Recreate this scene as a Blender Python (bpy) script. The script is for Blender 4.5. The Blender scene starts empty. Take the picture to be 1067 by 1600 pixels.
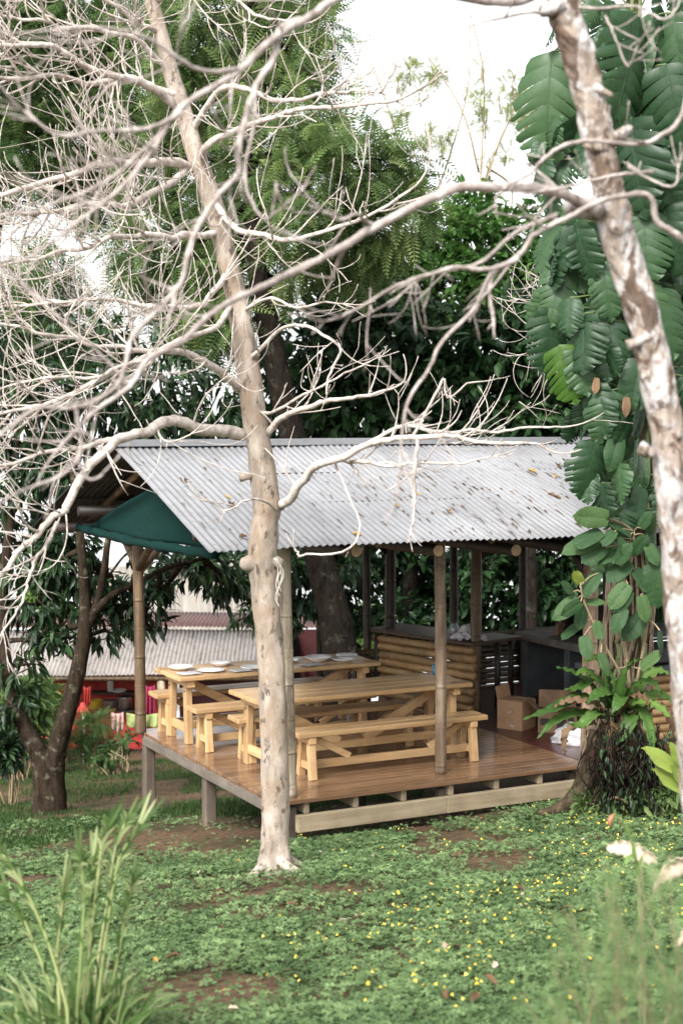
import bpy, math, random
import numpy as np
from mathutils import Vector, Matrix

# ------------------------------------------------------------------ basics
scene = bpy.context.scene
COL = scene.collection
rng = np.random.default_rng(7)
random.seed(7)
R = math.radians

# camera constants (metres; the deck floor is z = 0, the camera stands up the slope)
F = 2400.0; HC = 3.7; PITCH = math.atan(140 / F)
FW = np.array([0, math.cos(PITCH), -math.sin(PITCH)])
UP = np.array([0, math.sin(PITCH), math.cos(PITCH)])
RT = np.array([1., 0, 0]); CAM = np.array([0, 0, HC])


def at(x, y, Y):
    """world point on the sight line of photo pixel x,y at forward distance Y"""
    d = FW * F + RT * (x - 533.5) + UP * (800 - y)
    return CAM + d * (Y / d[1])


TH = R(62.95)
UU = np.array([math.sin(TH), math.cos(TH), 0]); VV = np.array([-math.cos(TH), math.sin(TH), 0])
P0 = np.array([-0.5854, 14.8352, 0.0])
ROTP = R(90 - 62.95)


def W(u, v, z=0.0):
    return P0 + UU * u + VV * v + np.array([0, 0, z])


def toUV(p):
    q = np.asarray(p) - P0
    return q @ UU, q @ VV


# value noise (numpy)
_g = np.random.default_rng(3).random((256, 256))


def vnoise(x, y):
    x = np.asarray(x, float); y = np.asarray(y, float)
    xi = np.floor(x).astype(int); yi = np.floor(y).astype(int)
    fx = x - xi; fy = y - yi
    fx = fx * fx * (3 - 2 * fx); fy = fy * fy * (3 - 2 * fy)
    a = _g[xi & 255, yi & 255]; b = _g[(xi + 1) & 255, yi & 255]
    c = _g[xi & 255, (yi + 1) & 255]; d = _g[(xi + 1) & 255, (yi + 1) & 255]
    return (a * (1 - fx) + b * fx) * (1 - fy) + (c * (1 - fx) + d * fx) * fy


def ground_z(x, y):
    x = np.asarray(x, float); y = np.asarray(y, float)
    z = -0.42 + 0.077 * (np.clip(x, -14, 14) + 0.5854) - 0.151 * (y - 14.8352)
    far = np.clip(y - 44, 0, None)
    z = z - far * far * 0.012
    z = z + (vnoise(x * 0.5 + 11, y * 0.5 + 5) - 0.5) * 0.10 + (vnoise(x * 2.1, y * 2.1) - 0.5) * 0.035
    return z


# ------------------------------------------------------------------ mesh builder
class MB:
    def __init__(s):
        s.v = []; s.n = 0; s.loops = []; s.sizes = []; s.rnd = []

    def add(s, verts, faces, rnd=None):
        """faces: (n,k) int array or list of index lists"""
        verts = np.asarray(verts, float).reshape(-1, 3)
        if isinstance(faces, np.ndarray):
            nf, k = faces.shape
            s.loops.append((faces + s.n).ravel()); s.sizes.append(np.full(nf, k))
        else:
            nf = len(faces)
            s.loops.append(np.array([i + s.n for f in faces for i in f], int))
            s.sizes.append(np.array([len(f) for f in faces], int))
        if rnd is None: rnd = random.random()
        s.rnd.append(np.full(nf, rnd) if np.isscalar(rnd) else np.asarray(rnd, float))
        s.v.append(verts); s.n += len(verts)
        return s

    def box(s, c, d, rot=None, bev=0.0, rnd=None):
        x, y, z = [k / 2 for k in d]
        if bev:
            b = min(bev, x * .9, y * .9, z * .9)
            vs = []; idx = {}
            for sx in (-1, 1):
                for sy in (-1, 1):
                    for sz in (-1, 1):
                        for a in range(3):
                            q = [x, y, z]
                            for k in range(3):
                                if k != a: q[k] -= b
                            idx[(sx, sy, sz, a)] = len(vs); vs.append((sx * q[0], sy * q[1], sz * q[2]))
            fs = []
            def sg(a, sa, b_, sb, c_, sc):
                t = [0, 0, 0]; t[a] = sa; t[b_] = sb; t[c_] = sc; return tuple(t)
            for a in range(3):
                b_, c_ = (a + 1) % 3, (a + 2) % 3
                for sa in (-1, 1):
                    q = [idx[sg(a, sa, b_, i, c_, j) + (a,)] for i, j in ((-1, -1), (1, -1), (1, 1), (-1, 1))]
                    fs.append(q if sa > 0 else q[::-1])
                for sb in (-1, 1):
                    for sc in (-1, 1):
                        q = [idx[sg(a, -1, b_, sb, c_, sc) + (b_,)], idx[sg(a, 1, b_, sb, c_, sc) + (b_,)],
                             idx[sg(a, 1, b_, sb, c_, sc) + (c_,)], idx[sg(a, -1, b_, sb, c_, sc) + (c_,)]]
                        fs.append(q if sb * sc < 0 else q[::-1])
            for sx in (-1, 1):
                for sy in (-1, 1):
                    for sz in (-1, 1):
                        q = [idx[(sx, sy, sz, k)] for k in range(3)]
                        fs.append(q if sx * sy * sz > 0 else q[::-1])
        else:
            vs = [(-x, -y, -z), (x, -y, -z), (x, y, -z), (-x, y, -z), (-x, -y, z), (x, -y, z), (x, y, z), (-x, y, z)]
            fs = [[3, 2, 1, 0], [4, 5, 6, 7], [0, 1, 5, 4], [1, 2, 6, 5], [2, 3, 7, 6], [3, 0, 4, 7]]
        vs = np.array(vs)
        if rot is not None: vs = vs @ np.array(rot).T
        return s.add(vs + np.array(c), fs, rnd)

    def beam(s, a, b, w, h, side=(0, 0, 1), bev=0.004, rnd=None):
        """box from a to b, h measured along 'side' as far as possible"""
        a = np.array(a, float); b = np.array(b, float); d = b - a; L = np.linalg.norm(d); d /= L
        z = np.array(side, float); z -= d * (z @ d); z /= np.linalg.norm(z); y = np.cross(z, d)
        return s.box((a + b) / 2, (L, w, h), np.stack([d, y, z], 1), bev, rnd)

    def tube(s, pts, rad, seg=8, cap=True, rough=0.0, rnd=None):
        P = np.asarray(pts, float); n = len(P)
        rad = np.full(n, rad) if np.isscalar(rad) else np.asarray(rad, float)
        T = np.gradient(P, axis=0); T /= np.linalg.norm(T, axis=1)[:, None] + 1e-12
        t0 = T[0]; ref = np.array([0, 0, 1.]) if abs(t0[2]) < .9 else np.array([1., 0, 0])
        N = np.cross(t0, ref); N /= np.linalg.norm(N)
        ang = np.arange(seg) * 2 * math.pi / seg; ca, sa = np.cos(ang), np.sin(ang)
        out = np.empty((n, seg, 3))
        for i in range(n):
            N = N - T[i] * (N @ T[i]); N /= np.linalg.norm(N) + 1e-12
            B = np.cross(T[i], N)
            rr = rad[i] * (1 + (rng.random(seg) - .5) * rough) if rough else rad[i] * np.ones(seg)
            out[i] = P[i] + (np.outer(ca * rr, N) + np.outer(sa * rr, B))
        i = np.arange(n - 1)[:, None]; j = np.arange(seg)[None, :]; j2 = (j + 1) % seg
        f = np.stack([i * seg + j, i * seg + j2, (i + 1) * seg + j2, (i + 1) * seg + j], -1).reshape(-1, 4)
        rnd = random.random() if rnd is None else rnd
        base = s.n
        s.add(out.reshape(-1, 3), f, rnd)
        if cap:
            for k, q in ((0, list(range(seg))[::-1]), (n - 1, list(range(seg)))):
                s.loops.append(np.array([base + k * seg + t for t in q])); s.sizes.append(np.array([seg])); s.rnd.append(np.array([rnd]))
        return s

    def scatter(s, tv, tf, M, pos, rnd):
        """template verts tv, quads tf placed with 3x3 matrices M at pos"""
        N = len(pos)
        if N == 0: return s
        V = np.einsum('nij,kj->nki', M, tv) + pos[:, None, :]
        Fc = (tf[None] + (np.arange(N) * len(tv))[:, None, None]).reshape(-1, tf.shape[1])
        return s.add(V.reshape(-1, 3), Fc, np.repeat(rnd, len(tf)))

    def lathe(s, prof, c, seg=24, rnd=None):
        ang = np.arange(seg) * 2 * math.pi / seg
        V = np.array([[(r * math.cos(a), r * math.sin(a), z) for a in ang] for r, z in prof]).reshape(-1, 3)
        n = len(prof); i = np.arange(n - 1)[:, None]; j = np.arange(seg)[None, :]; j2 = (j + 1) % seg
        f = np.stack([i * seg + j, i * seg + j2, (i + 1) * seg + j2, (i + 1) * seg + j], -1).reshape(-1, 4)
        return s.add(V + np.array(c), f, rnd)

    def mesh(s, name, m, smooth=False, org=None):
        me = bpy.data.meshes.new(name)
        V = np.concatenate(s.v) if s.v else np.zeros((0, 3))
        if org is not None: V = V - np.asarray(org)
        L = np.concatenate(s.loops).astype(np.int32); S = np.concatenate(s.sizes)
        me.vertices.add(len(V)); me.vertices.foreach_set('co', V.ravel().astype(np.float32))
        me.loops.add(len(L)); me.loops.foreach_set('vertex_index', L)
        me.polygons.add(len(S))
        me.polygons.foreach_set('loop_start', np.concatenate([[0], np.cumsum(S)[:-1]]).astype(np.int32))
        me.update(calc_edges=True)
        me.polygons.foreach_set('use_smooth', np.full(len(S), smooth))
        a = me.attributes.new('rnd', 'FLOAT', 'FACE'); a.data.foreach_set('value', np.concatenate(s.rnd).astype(np.float32))
        me.materials.append(m)
        me.validate()
        return me

    def build(s, name, m, parent=None, smooth=False, world=True, loc=None):
        """world=True: verts are world coordinates, made local to an unrotated parent (or to loc)"""
        org = None
        if world and parent is not None: org = root_loc(parent)
        if loc is not None: org = loc
        o = bpy.data.objects.new(name, s.mesh(name, m, smooth, org)); COL.objects.link(o)
        if parent is not None: o.parent = parent
        elif loc is not None: o.location = loc
        return o


def root_loc(o):
    p = np.zeros(3)
    while o is not None: p += np.array(o.location); o = o.parent
    return p


def tag(o, label=None, cat=None, group=None, kind=None):
    if label: o['label'] = label
    if cat: o['category'] = cat
    if group: o['group'] = group
    if kind: o['kind'] = kind
    return o


def empty(name, loc, label, cat, rz=0.0, group=None):
    o = bpy.data.objects.new(name, None); COL.objects.link(o)
    o.location = loc; o.rotation_euler = (0, 0, rz); o.empty_display_size = .2
    return tag(o, label, cat, group)


def copy_tree(o, parent=None):
    c = o.copy(); COL.objects.link(c)
    if parent is not None: c.parent = parent
    for ch in list(o.children): copy_tree(ch, c)
    return c


# ------------------------------------------------------------------ materials
class NT:
    def __init__(s, name):
        s.m = bpy.data.materials.new(name); s.m.use_nodes = True; s.t = s.m.node_tree; s.t.nodes.clear()
        s.out = s.n('ShaderNodeOutputMaterial')

    def n(s, typ, **kw):
        nd = s.t.nodes.new(typ)
        for k, v in kw.items():
            if hasattr(nd, k) and k not in ('Scale',): setattr(nd, k, v)
            else: nd.inputs[k].default_value = v
        return nd

    def l(s, a, b): s.t.links.new(a, b)

    def coord(s, scale=(1, 1, 1), obj_random=True):
        tc = s.n('ShaderNodeTexCoord'); mp = s.n('ShaderNodeMapping'); mp.inputs['Scale'].default_value = scale
        s.l(tc.outputs['Object'], mp.inputs['Vector'])
        if obj_random:
            oi = s.n('ShaderNodeObjectInfo'); at_ = s.n('ShaderNodeAttribute', attribute_name='rnd')
            ad = s.n('ShaderNodeMath', operation='ADD'); s.l(oi.outputs['Random'], ad.inputs[0]); s.l(at_.outputs['Fac'], ad.inputs[1])
            mu = s.n('ShaderNodeVectorMath', operation='SCALE'); mu.inputs[0].default_value = (31, 17, 23); s.l(ad.outputs[0], mu.inputs['Scale'])
            s.l(mu.outputs[0], mp.inputs['Location'])
        return mp.outputs[0]

    def noise(s, vec, scale, detail=4, rough=.6, dist=0.0):
        nd = s.n('ShaderNodeTexNoise'); nd.inputs['Scale'].default_value = scale; nd.inputs['Detail'].default_value = detail
        nd.inputs['Roughness'].default_value = rough; nd.inputs['Distortion'].default_value = dist
        if vec is not None: s.l(vec, nd.inputs['Vector'])
        return nd.outputs['Fac']

    def ramp(s, fac, stops):
        r = s.n('ShaderNodeValToRGB'); e = r.color_ramp.elements
        while len(e) < len(stops): e.new(0.5)
        for k, (p, c) in enumerate(stops):
            e[k].position = p; e[k].color = (c[0], c[1], c[2], 1) if not np.isscalar(c) else (c, c, c, 1)
        if fac is not None: s.l(fac, r.inputs[0])
        return r.outputs[0]

    def mix(s, fac, a, b, mode='MIX'):
        m = s.n('ShaderNodeMix', data_type='RGBA', blend_type=mode)
        for sock, val in ((m.inputs[0], fac), (m.inputs[6], a), (m.inputs[7], b)):
            if hasattr(val, 'is_linked'): s.l(val, sock)
            elif np.isscalar(val): sock.default_value = val
            else: sock.default_value = (*val, 1)
        return m.outputs[2]

    def rndattr(s): return s.n('ShaderNodeAttribute', attribute_name='rnd').outputs['Fac']

    def bsdf(s, col, rough=.6, spec=.4, bump=None, bstr=.3, bdist=.01, metal=0.0, transl=0.0, tcol=None, coat=0.0):
        b = s.n('ShaderNodeBsdfPrincipled')
        if hasattr(col, 'is_linked'): s.l(col, b.inputs['Base Color'])
        else: b.inputs['Base Color'].default_value = (*col, 1)
        if hasattr(rough, 'is_linked'): s.l(rough, b.inputs['Roughness'])
        else: b.inputs['Roughness'].default_value = rough
        b.inputs['Specular IOR Level'].default_value = spec; b.inputs['Metallic'].default_value = metal
        if coat: b.inputs['Coat Weight'].default_value = coat; b.inputs['Coat Roughness'].default_value = .15
        if bump is not None:
            bp = s.n('ShaderNodeBump'); bp.inputs['Strength'].default_value = bstr; bp.inputs['Distance'].default_value = bdist
            s.l(bump, bp.inputs['Height']); s.l(bp.outputs[0], b.inputs['Normal'])
        sh = b.outputs[0]
        if transl:
            t = s.n('ShaderNodeBsdfTranslucent')
            c = tcol if tcol is not None else col
            if hasattr(c, 'is_linked'): s.l(c, t.inputs['Color'])
            else: t.inputs['Color'].default_value = (*c, 1)
            mx = s.n('ShaderNodeMixShader'); mx.inputs[0].default_value = transl
            s.l(sh, mx.inputs[1]); s.l(t.outputs[0], mx.inputs[2]); sh = mx.outputs[0]
        s.l(sh, s.out.inputs['Surface'])
        return s.m


def m_wood(name, dark, mid, light, axis=0, rough=.5, freq=9.0, spec=.4, coat=0.0, weather=0.0):
    n = NT(name); sc = [freq] * 3; sc[axis] = freq * .07
    v = n.coord(tuple(sc)); g = n.noise(v, 1.0, 7, .62, .6)
    c = n.ramp(g, [(.28, dark), (.5, mid), (.72, light)])
    v2 = n.coord((1.3, 1.3, 1.3)); b = n.noise(v2, 2.2, 3, .5)
    c = n.mix(.22, c, n.ramp(b, [(.3, dark), (.7, light)]))
    rv = n.ramp(n.rndattr(), [(0, .80), (1, 1.12)])
    c = n.mix(1.0, c, rv, 'MULTIPLY')
    sc2 = [30, 30, 30]; sc2[axis] = 5; k = n.noise(n.coord(tuple(sc2)), 1.0, 5, .7)
    if weather:
        w = n.ramp(n.noise(n.coord((2, 2, 2)), 2.5, 6, .7), [(.42, 0.0), (.62, 1.0)])
        wm = n.n('ShaderNodeMath', operation='MULTIPLY'); wm.inputs[1].default_value = weather; n.l(w, wm.inputs[0])
        c = n.mix(wm.outputs[0], c, (.09, .075, .06))
    return n.bsdf(c, rough, spec, k, .35, .004, coat=coat)


def m_leaf(name, c1, c2, c3, rough=.42, transl=.28, spec=.22, ty=1.6, vein=False):
    n = NT(name)
    fac = n.rndattr()
    if vein:
        oi = n.n('ShaderNodeObjectInfo'); av = n.n('ShaderNodeMath', operation='MULTIPLY_ADD'); av.inputs[1].default_value = .35
        sc_ = n.n('ShaderNodeMath', operation='MULTIPLY'); sc_.inputs[1].default_value = .7
        n.l(oi.outputs['Random'], sc_.inputs[0]); n.l(fac, av.inputs[0]); n.l(sc_.outputs[0], av.inputs[2]); fac = av.outputs[0]
    c = n.ramp(fac, [(0, c1), (.55, c2), (1, c3)])
    bump = None
    if vein:
        v = n.coord((6, 6, 6)); k = n.noise(v, 3, 4, .6)
        c = n.mix(.25, c, n.ramp(k, [(.3, c1), (.75, c3)])); bump = k
    hs = n.n('ShaderNodeHueSaturation'); hs.inputs['Value'].default_value = ty; hs.inputs['Hue'].default_value = .485
    n.l(c, hs.inputs['Color'])
    return n.bsdf(c, rough, spec, bump, .25, .01, transl=transl, tcol=hs.outputs[0])


def m_plain(name, col, rough=.6, var=.25, scale=6, spec=.4, metal=0.0, bstr=.15, coat=0.0):
    n = NT(name); v = n.coord()
    k = n.noise(v, scale, 6, .65)
    d = tuple(x * (1 - var) for x in col); l = tuple(min(1, x * (1 + var)) for x in col)
    return n.bsdf(n.ramp(k, [(.3, d), (.7, l)]), rough, spec, k, bstr, .004, metal, coat=coat)


def m_bark_pale():
    n = NT('pale_bark'); v = n.coord((1, 1, .35), False)
    a = n.noise(v, 9, 8, .68, .3)
    c = n.ramp(a, [(.30, (.12, .095, .072)), (.47, (.285, .238, .195)), (.66, (.44, .385, .325))])
    b = n.noise(n.coord((1, 1, 1), False), 2.6, 5, .6, .5)
    c = n.mix(n.ramp(b, [(.47, 0.0), (.60, .6)]), c, (.27, .195, .13))
    d = n.noise(n.coord((1, 1, .55), False), 15, 4, .6)
    c = n.mix(n.ramp(d, [(.58, 0.0), (.66, .85)]), c, (.085, .062, .047))
    e_ = n.noise(n.coord((1, 1, 1), False), 55, 5, .7)
    c = n.mix(n.ramp(e_, [(.56, 0.0), (.70, .55)]), c, (.14, .11, .085))
    return n.bsdf(c, .85, .2, a, .55, .02)


def m_bark_lichen():
    n = NT('flaky_bark'); v = n.coord((1, 1, .5), False)
    a = n.noise(v, 22, 9, .7, .3)
    c = n.ramp(a, [(.3, (.15, .115, .09)), (.5, (.31, .255, .21)), (.7, (.45, .39, .34))])
    b = n.noise(n.coord((1, 1, .7), False), 8.5, 7, .66, .9)
    c = n.mix(n.ramp(b, [(.47, 0.0), (.53, .9)]), c, n.ramp(a, [(.3, (.30, .28, .27)), (.65, (.60, .58, .57))]))
    b2 = n.noise(n.coord((1.1, 1.1, .6), False), 7.5, 6, .66, 1.0)
    c = n.mix(n.ramp(b2, [(.54, 0.0), (.58, .9)]), c, n.ramp(a, [(.3, (.05, .032, .022)), (.7, (.17, .115, .08))]))
    h = n.mix(.55, a, b)
    return n.bsdf(c, .88, .2, h, .9, .05)


def m_bark_branch(name, c1, c2, c3):
    n = NT(name); v = n.coord((1, 1, 1), False)
    a = n.noise(v, 14, 6, .65, .2)
    c = n.ramp(a, [(.3, c1), (.5, c2), (.7, c3)])
    return n.bsdf(c, .85, .2, a, .5, .012)


def m_bark_dark(name, c1, c2, moss=None):
    n = NT(name); v = n.coord((1, 1, .3), False)
    a = n.noise(v, 14, 8, .7, .4)
    c = n.ramp(a, [(.32, c1), (.68, c2)])
    if moss is not None:
        b = n.noise(n.coord((1, 1, 1), False), 6, 6, .7)
        c = n.mix(n.ramp(b, [(.56, 0.0), (.66, .8)]), c, moss)
    return n.bsdf(c, .95, .06, a, .9, .04)


def m_bamboo(name, c1, c2, c3, axis=2, stain=.6):
    n = NT(name); sc = [14.] * 3; sc[axis] = 1.2
    g = n.noise(n.coord(tuple(sc)), 1.0, 6, .6)
    c = n.ramp(g, [(.28, c1), (.5, c2), (.72, c3)])
    b = n.noise(n.coord((2, 2, 1.2)), 2.0, 6, .7, .5)
    f = n.ramp(b, [(.45, 0.0), (.68, stain)])
    c = n.mix(f, c, (.075, .05, .035))
    c = n.mix(1.0, c, n.ramp(n.rndattr(), [(0, .72), (1, 1.15)]), 'MULTIPLY')
    return n.bsdf(c, .5, .4, g, .3, .004)


def m_corrugated(name, base, dirt, amount=.55, rust=None, slope_scale=(9, .55, 9), gloss=.38, metal=0.0, streak=None):
    n = NT(name)
    v = n.coord(slope_scale, False); a = n.noise(v, 1.6, 7, .7)
    c = n.mix(n.ramp(a, [(.50 if amount < .95 else .42, 0.0), (.74 if amount < .95 else .62, amount)]), base, dirt)
    b = n.noise(n.coord((1, 1, 1), False), 1.1, 5, .6)
    c = n.mix(1.0, c, n.ramp(b, [(.3, .86), (.7, 1.04)]), 'MULTIPLY')
    s = n.noise(n.coord((13, 2.2, 13), False), 2.0, 4, .6)
    c = n.mix(n.ramp(s, [(.67, 0.0), (.72, .8)]), c, tuple(x * .45 for x in dirt))
    if streak is not None:      # rusty run-off streaks and screw stains along the slope
        k = n.noise(n.coord((16, .9, 16), False), 1.3, 6, .7)
        c = n.mix(n.ramp(k, [(.60, 0.0), (.70, .55)]), c, streak)
        c = n.mix(1.0, c, n.ramp(n.rndattr(), [(0, .88), (1, 1.06)]), 'MULTIPLY')
        k2 = n.noise(n.coord((40, 40, 40), False), 1.0, 2, .5)
        c = n.mix(n.ramp(k2, [(.70, 0.0), (.73, .8)]), c, (.03, .022, .018))
    if rust is not None:
        r = n.noise(n.coord((.8, .8, .8), False), 1.4, 5, .6)
        c = n.mix(n.ramp(r, [(.52, 0.0), (.62, .8)]), c, rust)
    return n.bsdf(c, gloss, .4, a, .08, .003, metal)


def m_ground():
    n = NT('soil'); v = n.coord((1, 1, 1), False)
    a = n.noise(v, 1.1, 8, .7); b = n.noise(v, 13, 8, .75)
    c = n.ramp(b, [(.25, (.05, .032, .02)), (.5, (.15, .092, .055)), (.72, (.27, .175, .11))])
    c = n.mix(n.ramp(a, [(.42, 0.0), (.62, .75)]), c, n.ramp(b, [(.3, (.025, .028, .014)), (.7, (.075, .08, .035))]))
    d = n.noise(v, 70, 4, .7)
    c = n.mix(n.ramp(d, [(.62, 0.0), (.68, .7)]), c, (.30, .22, .15))
    return n.bsdf(c, .95, .15, b, .9, .06)


M = {}
M['soil'] = m_ground()
M['bark_pale'] = m_bark_pale()
M['bark_flaky'] = m_bark_lichen()
M['branch_pale'] = m_bark_branch('branch_pale', (.22, .18, .155), (.49, .43, .385), (.68, .625, .58))
M['branch_grey'] = m_bark_branch('branch_grey', (.14, .115, .10), (.345, .30, .275), (.56, .51, .48))
M['bark_dark'] = m_bark_dark('bark_dark', (.006, .005, .004), (.028, .022, .017), (.06, .06, .045))
M['bark_mossy'] = m_bark_dark('bark_mossy', (.010, .007, .005), (.055, .041, .028), (.15, .14, .10))
M['fibrous'] = m_bark_dark('fibrous_root', (.018, .013, .009), (.125, .095, .062), (.04, .05, .02))
M['aerial'] = m_bark_dark('aerial_root', (.10, .075, .05), (.30, .24, .17))
# honey coloured table timber, grain along x or z
hon = ((.29, .16, .068), (.53, .335, .16), (.67, .465, .255))
M['table_x'] = m_wood('honey_timber_long', *hon, axis=0, rough=.38, coat=.2, weather=.16)
M['table_y'] = m_wood('honey_timber_cross', *hon, axis=1, rough=.4, coat=.2)
M['table_z'] = m_wood('honey_timber_upright', *hon, axis=2, rough=.42, coat=.15, weather=.18)
M['deck'] = m_wood('oiled_deck_boards', (.095, .050, .027), (.19, .107, .058), (.30, .185, .108), axis=0, rough=.27, freq=7, spec=.5, coat=.35)
M['grey_x'] = m_wood('weathered_grey_timber', (.07, .056, .045), (.15, .125, .10), (.25, .215, .18), axis=1, rough=.8, weather=.6)
M['grey_z'] = m_wood('weathered_grey_post', (.035, .025, .018), (.10, .074, .054), (.19, .15, .115), axis=2, rough=.85, weather=.7)
M['fascia'] = m_wood('pale_sawn_timber', (.20, .155, .095), (.33, .265, .17), (.42, .35, .24), axis=0, rough=.7, weather=.25)
M['joist'] = m_wood('joist_timber', (.16, .12, .075), (.27, .21, .135), (.36, .29, .2), axis=1, rough=.8, weather=.3)
M['bamboo_pale'] = m_bamboo('pale_bamboo', (.16, .125, .085), (.40, .33, .235), (.60, .52, .40), 2, .8)
M['bamboo_brown'] = m_bamboo('brown_bamboo', (.045, .028, .015), (.15, .098, .055), (.29, .20, .12), 2, .9)
M['post_red'] = m_bamboo('split_post', (.06, .038, .023), (.26, .18, .12), (.50, .40, .30), 2, .7)
M['bamboo_wall'] = m_bamboo('golden_bamboo', (.19, .11, .045), (.34, .21, .09), (.46, .31, .15), 1, .6)
M['bamboo_rail'] = m_bamboo('rail_bamboo', (.035, .023, .012), (.07, .048, .026), (.11, .078, .046), 0, .6)
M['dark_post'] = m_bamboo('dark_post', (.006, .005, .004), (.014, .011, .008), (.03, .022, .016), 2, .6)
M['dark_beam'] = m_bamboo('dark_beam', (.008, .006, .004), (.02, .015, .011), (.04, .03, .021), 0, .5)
M['log_end'] = m_plain('cut_log', (.36, .25, .15), .8, .3, 20)
M['roof'] = m_corrugated('white_corrugated_metal', (.255, .257, .268), (.12, .113, .108), .55, None, (9, .55, 9), .55, streak=(.10, .058, .035))
M['ridge'] = m_corrugated('grey_ridge_metal', (.15, .153, .162), (.085, .08, .078), .6, None, (3, 3, 3), .5)
M['shed_grey'] = m_corrugated('mossy_corrugated', (.31, .28, .26), (.075, .066, .055), .85, None, (7, .45, 7), .8)
M['shed_rust'] = m_corrugated('rust_red_corrugated', (.15, .08, .07), (.075, .04, .034), .8, None, (11, 1.2, 11), .7)
M['red_wall'] = m_plain('red_paint', (.42, .045, .036), .7, .35, 4)
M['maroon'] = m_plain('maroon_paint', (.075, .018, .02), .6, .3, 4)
M['plank_wall'] = m_wood('bleached_planks', (.24, .215, .185), (.35, .32, .28), (.44, .41, .37), axis=2, rough=.8)
M['red_floor'] = m_plain('oxide_red_floor', (.065, .021, .016), .32, .35, 3, .5, coat=.15)
M['concrete'] = m_plain('concrete', (.12, .107, .095), .85, .35, 8, .2, bstr=.4)
M['concrete_dark'] = m_plain('grey_render', (.075, .08, .086), .8, .25, 5, .2)
M['brick'] = m_plain('oven_brick', (.16, .09, .06), .85, .5, 14, bstr=.5)
M['soot'] = m_plain('sooty_dome', (.02, .018, .016), .9, .4, 6)
M['counter_top'] = m_wood('dark_counter_top', (.03, .017, .011), (.065, .036, .022), (.11, .066, .04), axis=1, rough=.42, coat=.0)
M['cardboard'] = m_plain('cardboard', (.36, .22, .125), .8, .14, 12)
M['cardboard_dark'] = m_plain('printed_cardboard', (.22, .135, .08), .8, .35, 10)
M['ink'] = m_plain('printing_ink', (.03, .025, .02), .7)
M['plastic_bag'] = m_plain('clear_plastic_bag', (.52, .52, .55), .28, .25, 9, .6, bstr=.5)
M['charcoal'] = m_plain('bag_contents', (.02, .025, .022), .6, .6, 20)
M['cloth_green'] = m_plain('green_shade_net', (.0015, .021, .018), .9, .5, 45, spec=.15, bstr=.7)
M['porcelain'] = m_plain('porcelain', (.74, .73, .72), .2, .04, 3, .5, bstr=.02)
M['steel'] = m_plain('steel', (.5, .5, .5), .3, .2, 5, .5, .9)
M['white_cloth'] = m_plain('white_cloth', (.42, .41, .42), .85, .15, 9)
M['glass'] = m_plain('jar_glass', (.16, .18, .19), .08, .2, 4, .6)
M['blue_cup'] = m_plain('blue_enamel', (.05, .15, .24), .3, .2, 5)
M['black_metal'] = m_plain('black_metal', (.03, .03, .035), .45, .4, 5)
M['cloth_lime'] = m_plain('lime_towel', (.25, .30, .11), .8, .3, 9)
M['cloth_pink'] = m_plain('pink_towel', (.45, .30, .27), .8, .25, 9)
M['cloth_maroon'] = m_plain('maroon_cloth', (.25, .02, .06), .8, .3, 5)
M['red_lamp'] = m_plain('red_plastic', (.36, .035, .025), .5, .2, 5)
M['yellow_pot'] = m_plain('yellow_enamel', (.55, .38, .05), .35, .2, 5)
M['rope'] = m_plain('pale_rope', (.42, .38, .33), .9, .3, 20)
# leaves
M['lf_feather'] = m_leaf('feathery_leaf', (.036, .072, .025), (.105, .168, .058), (.26, .335, .125), .55, .42, .15)
M['lf_feather_dk'] = m_leaf('feathery_leaf_dark', (.026, .055, .02), (.07, .125, .04), (.165, .24, .075), .55, .38, .15)
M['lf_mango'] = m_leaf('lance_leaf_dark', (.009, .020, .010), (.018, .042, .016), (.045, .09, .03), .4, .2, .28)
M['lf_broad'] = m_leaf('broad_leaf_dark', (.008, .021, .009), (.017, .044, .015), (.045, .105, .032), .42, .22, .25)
M['lf_bush'] = m_leaf('bright_bush_leaf', (.022, .062, .015), (.055, .135, .03), (.125, .24, .055), .5, .32, .2)
M['lf_pale'] = m_leaf('young_pale_leaf', (.13, .17, .05), (.21, .26, .08), (.30, .33, .12), .5, .4)
M['lf_light'] = m_leaf('sunny_shrub_leaf', (.07, .14, .035), (.13, .23, .06), (.22, .33, .11), .5, .35)
M['lf_monstera'] = m_leaf('split_leaf', (.007, .023, .010), (.019, .053, .021), (.055, .11, .042), .42, .16, .3, vein=True)
M['lf_monstera_y'] = m_leaf('yellowing_split_leaf', (.03, .085, .012), (.055, .12, .018), (.09, .16, .028), .45, .3, .2, vein=True)
M['lf_ovate'] = m_leaf('soft_ovate_leaf', (.014, .042, .017), (.034, .08, .03), (.085, .145, .05), .55, .2, .2, vein=True)
M['lf_ovate_y'] = m_leaf('lime_ovate_leaf', (.16, .22, .03), (.2, .27, .045), (.26, .33, .07), .5, .3, .4, vein=True)
M['lf_fern'] = m_leaf('nest_fern_frond', (.015, .045, .010), (.05, .115, .022), (.14, .23, .05), .45, .25, .25, vein=True)
M['lf_dead'] = m_leaf('dead_leaf', (.05, .028, .015), (.12, .07, .038), (.24, .16, .095), .8, .12, .15, vein=True)
M['lf_husk'] = m_leaf('bleached_dead_leaf', (.40, .29, .2), (.55, .44, .34), (.68, .58, .47), .75, .15, .2, vein=True)
M['lf_yellow'] = m_leaf('yellowed_leaf', (.34, .2, .05), (.45, .28, .08), (.5, .36, .14), .7, .1, .2)
M['lf_cover'] = m_leaf('clover_leaf', (.027, .055, .02), (.108, .172, .07), (.225, .315, .14), .6, .25, .15)
M['lf_grass'] = m_leaf('dark_grass', (.015, .038, .010), (.035, .075, .02), (.065, .12, .035), .55, .25, .2)
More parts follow.
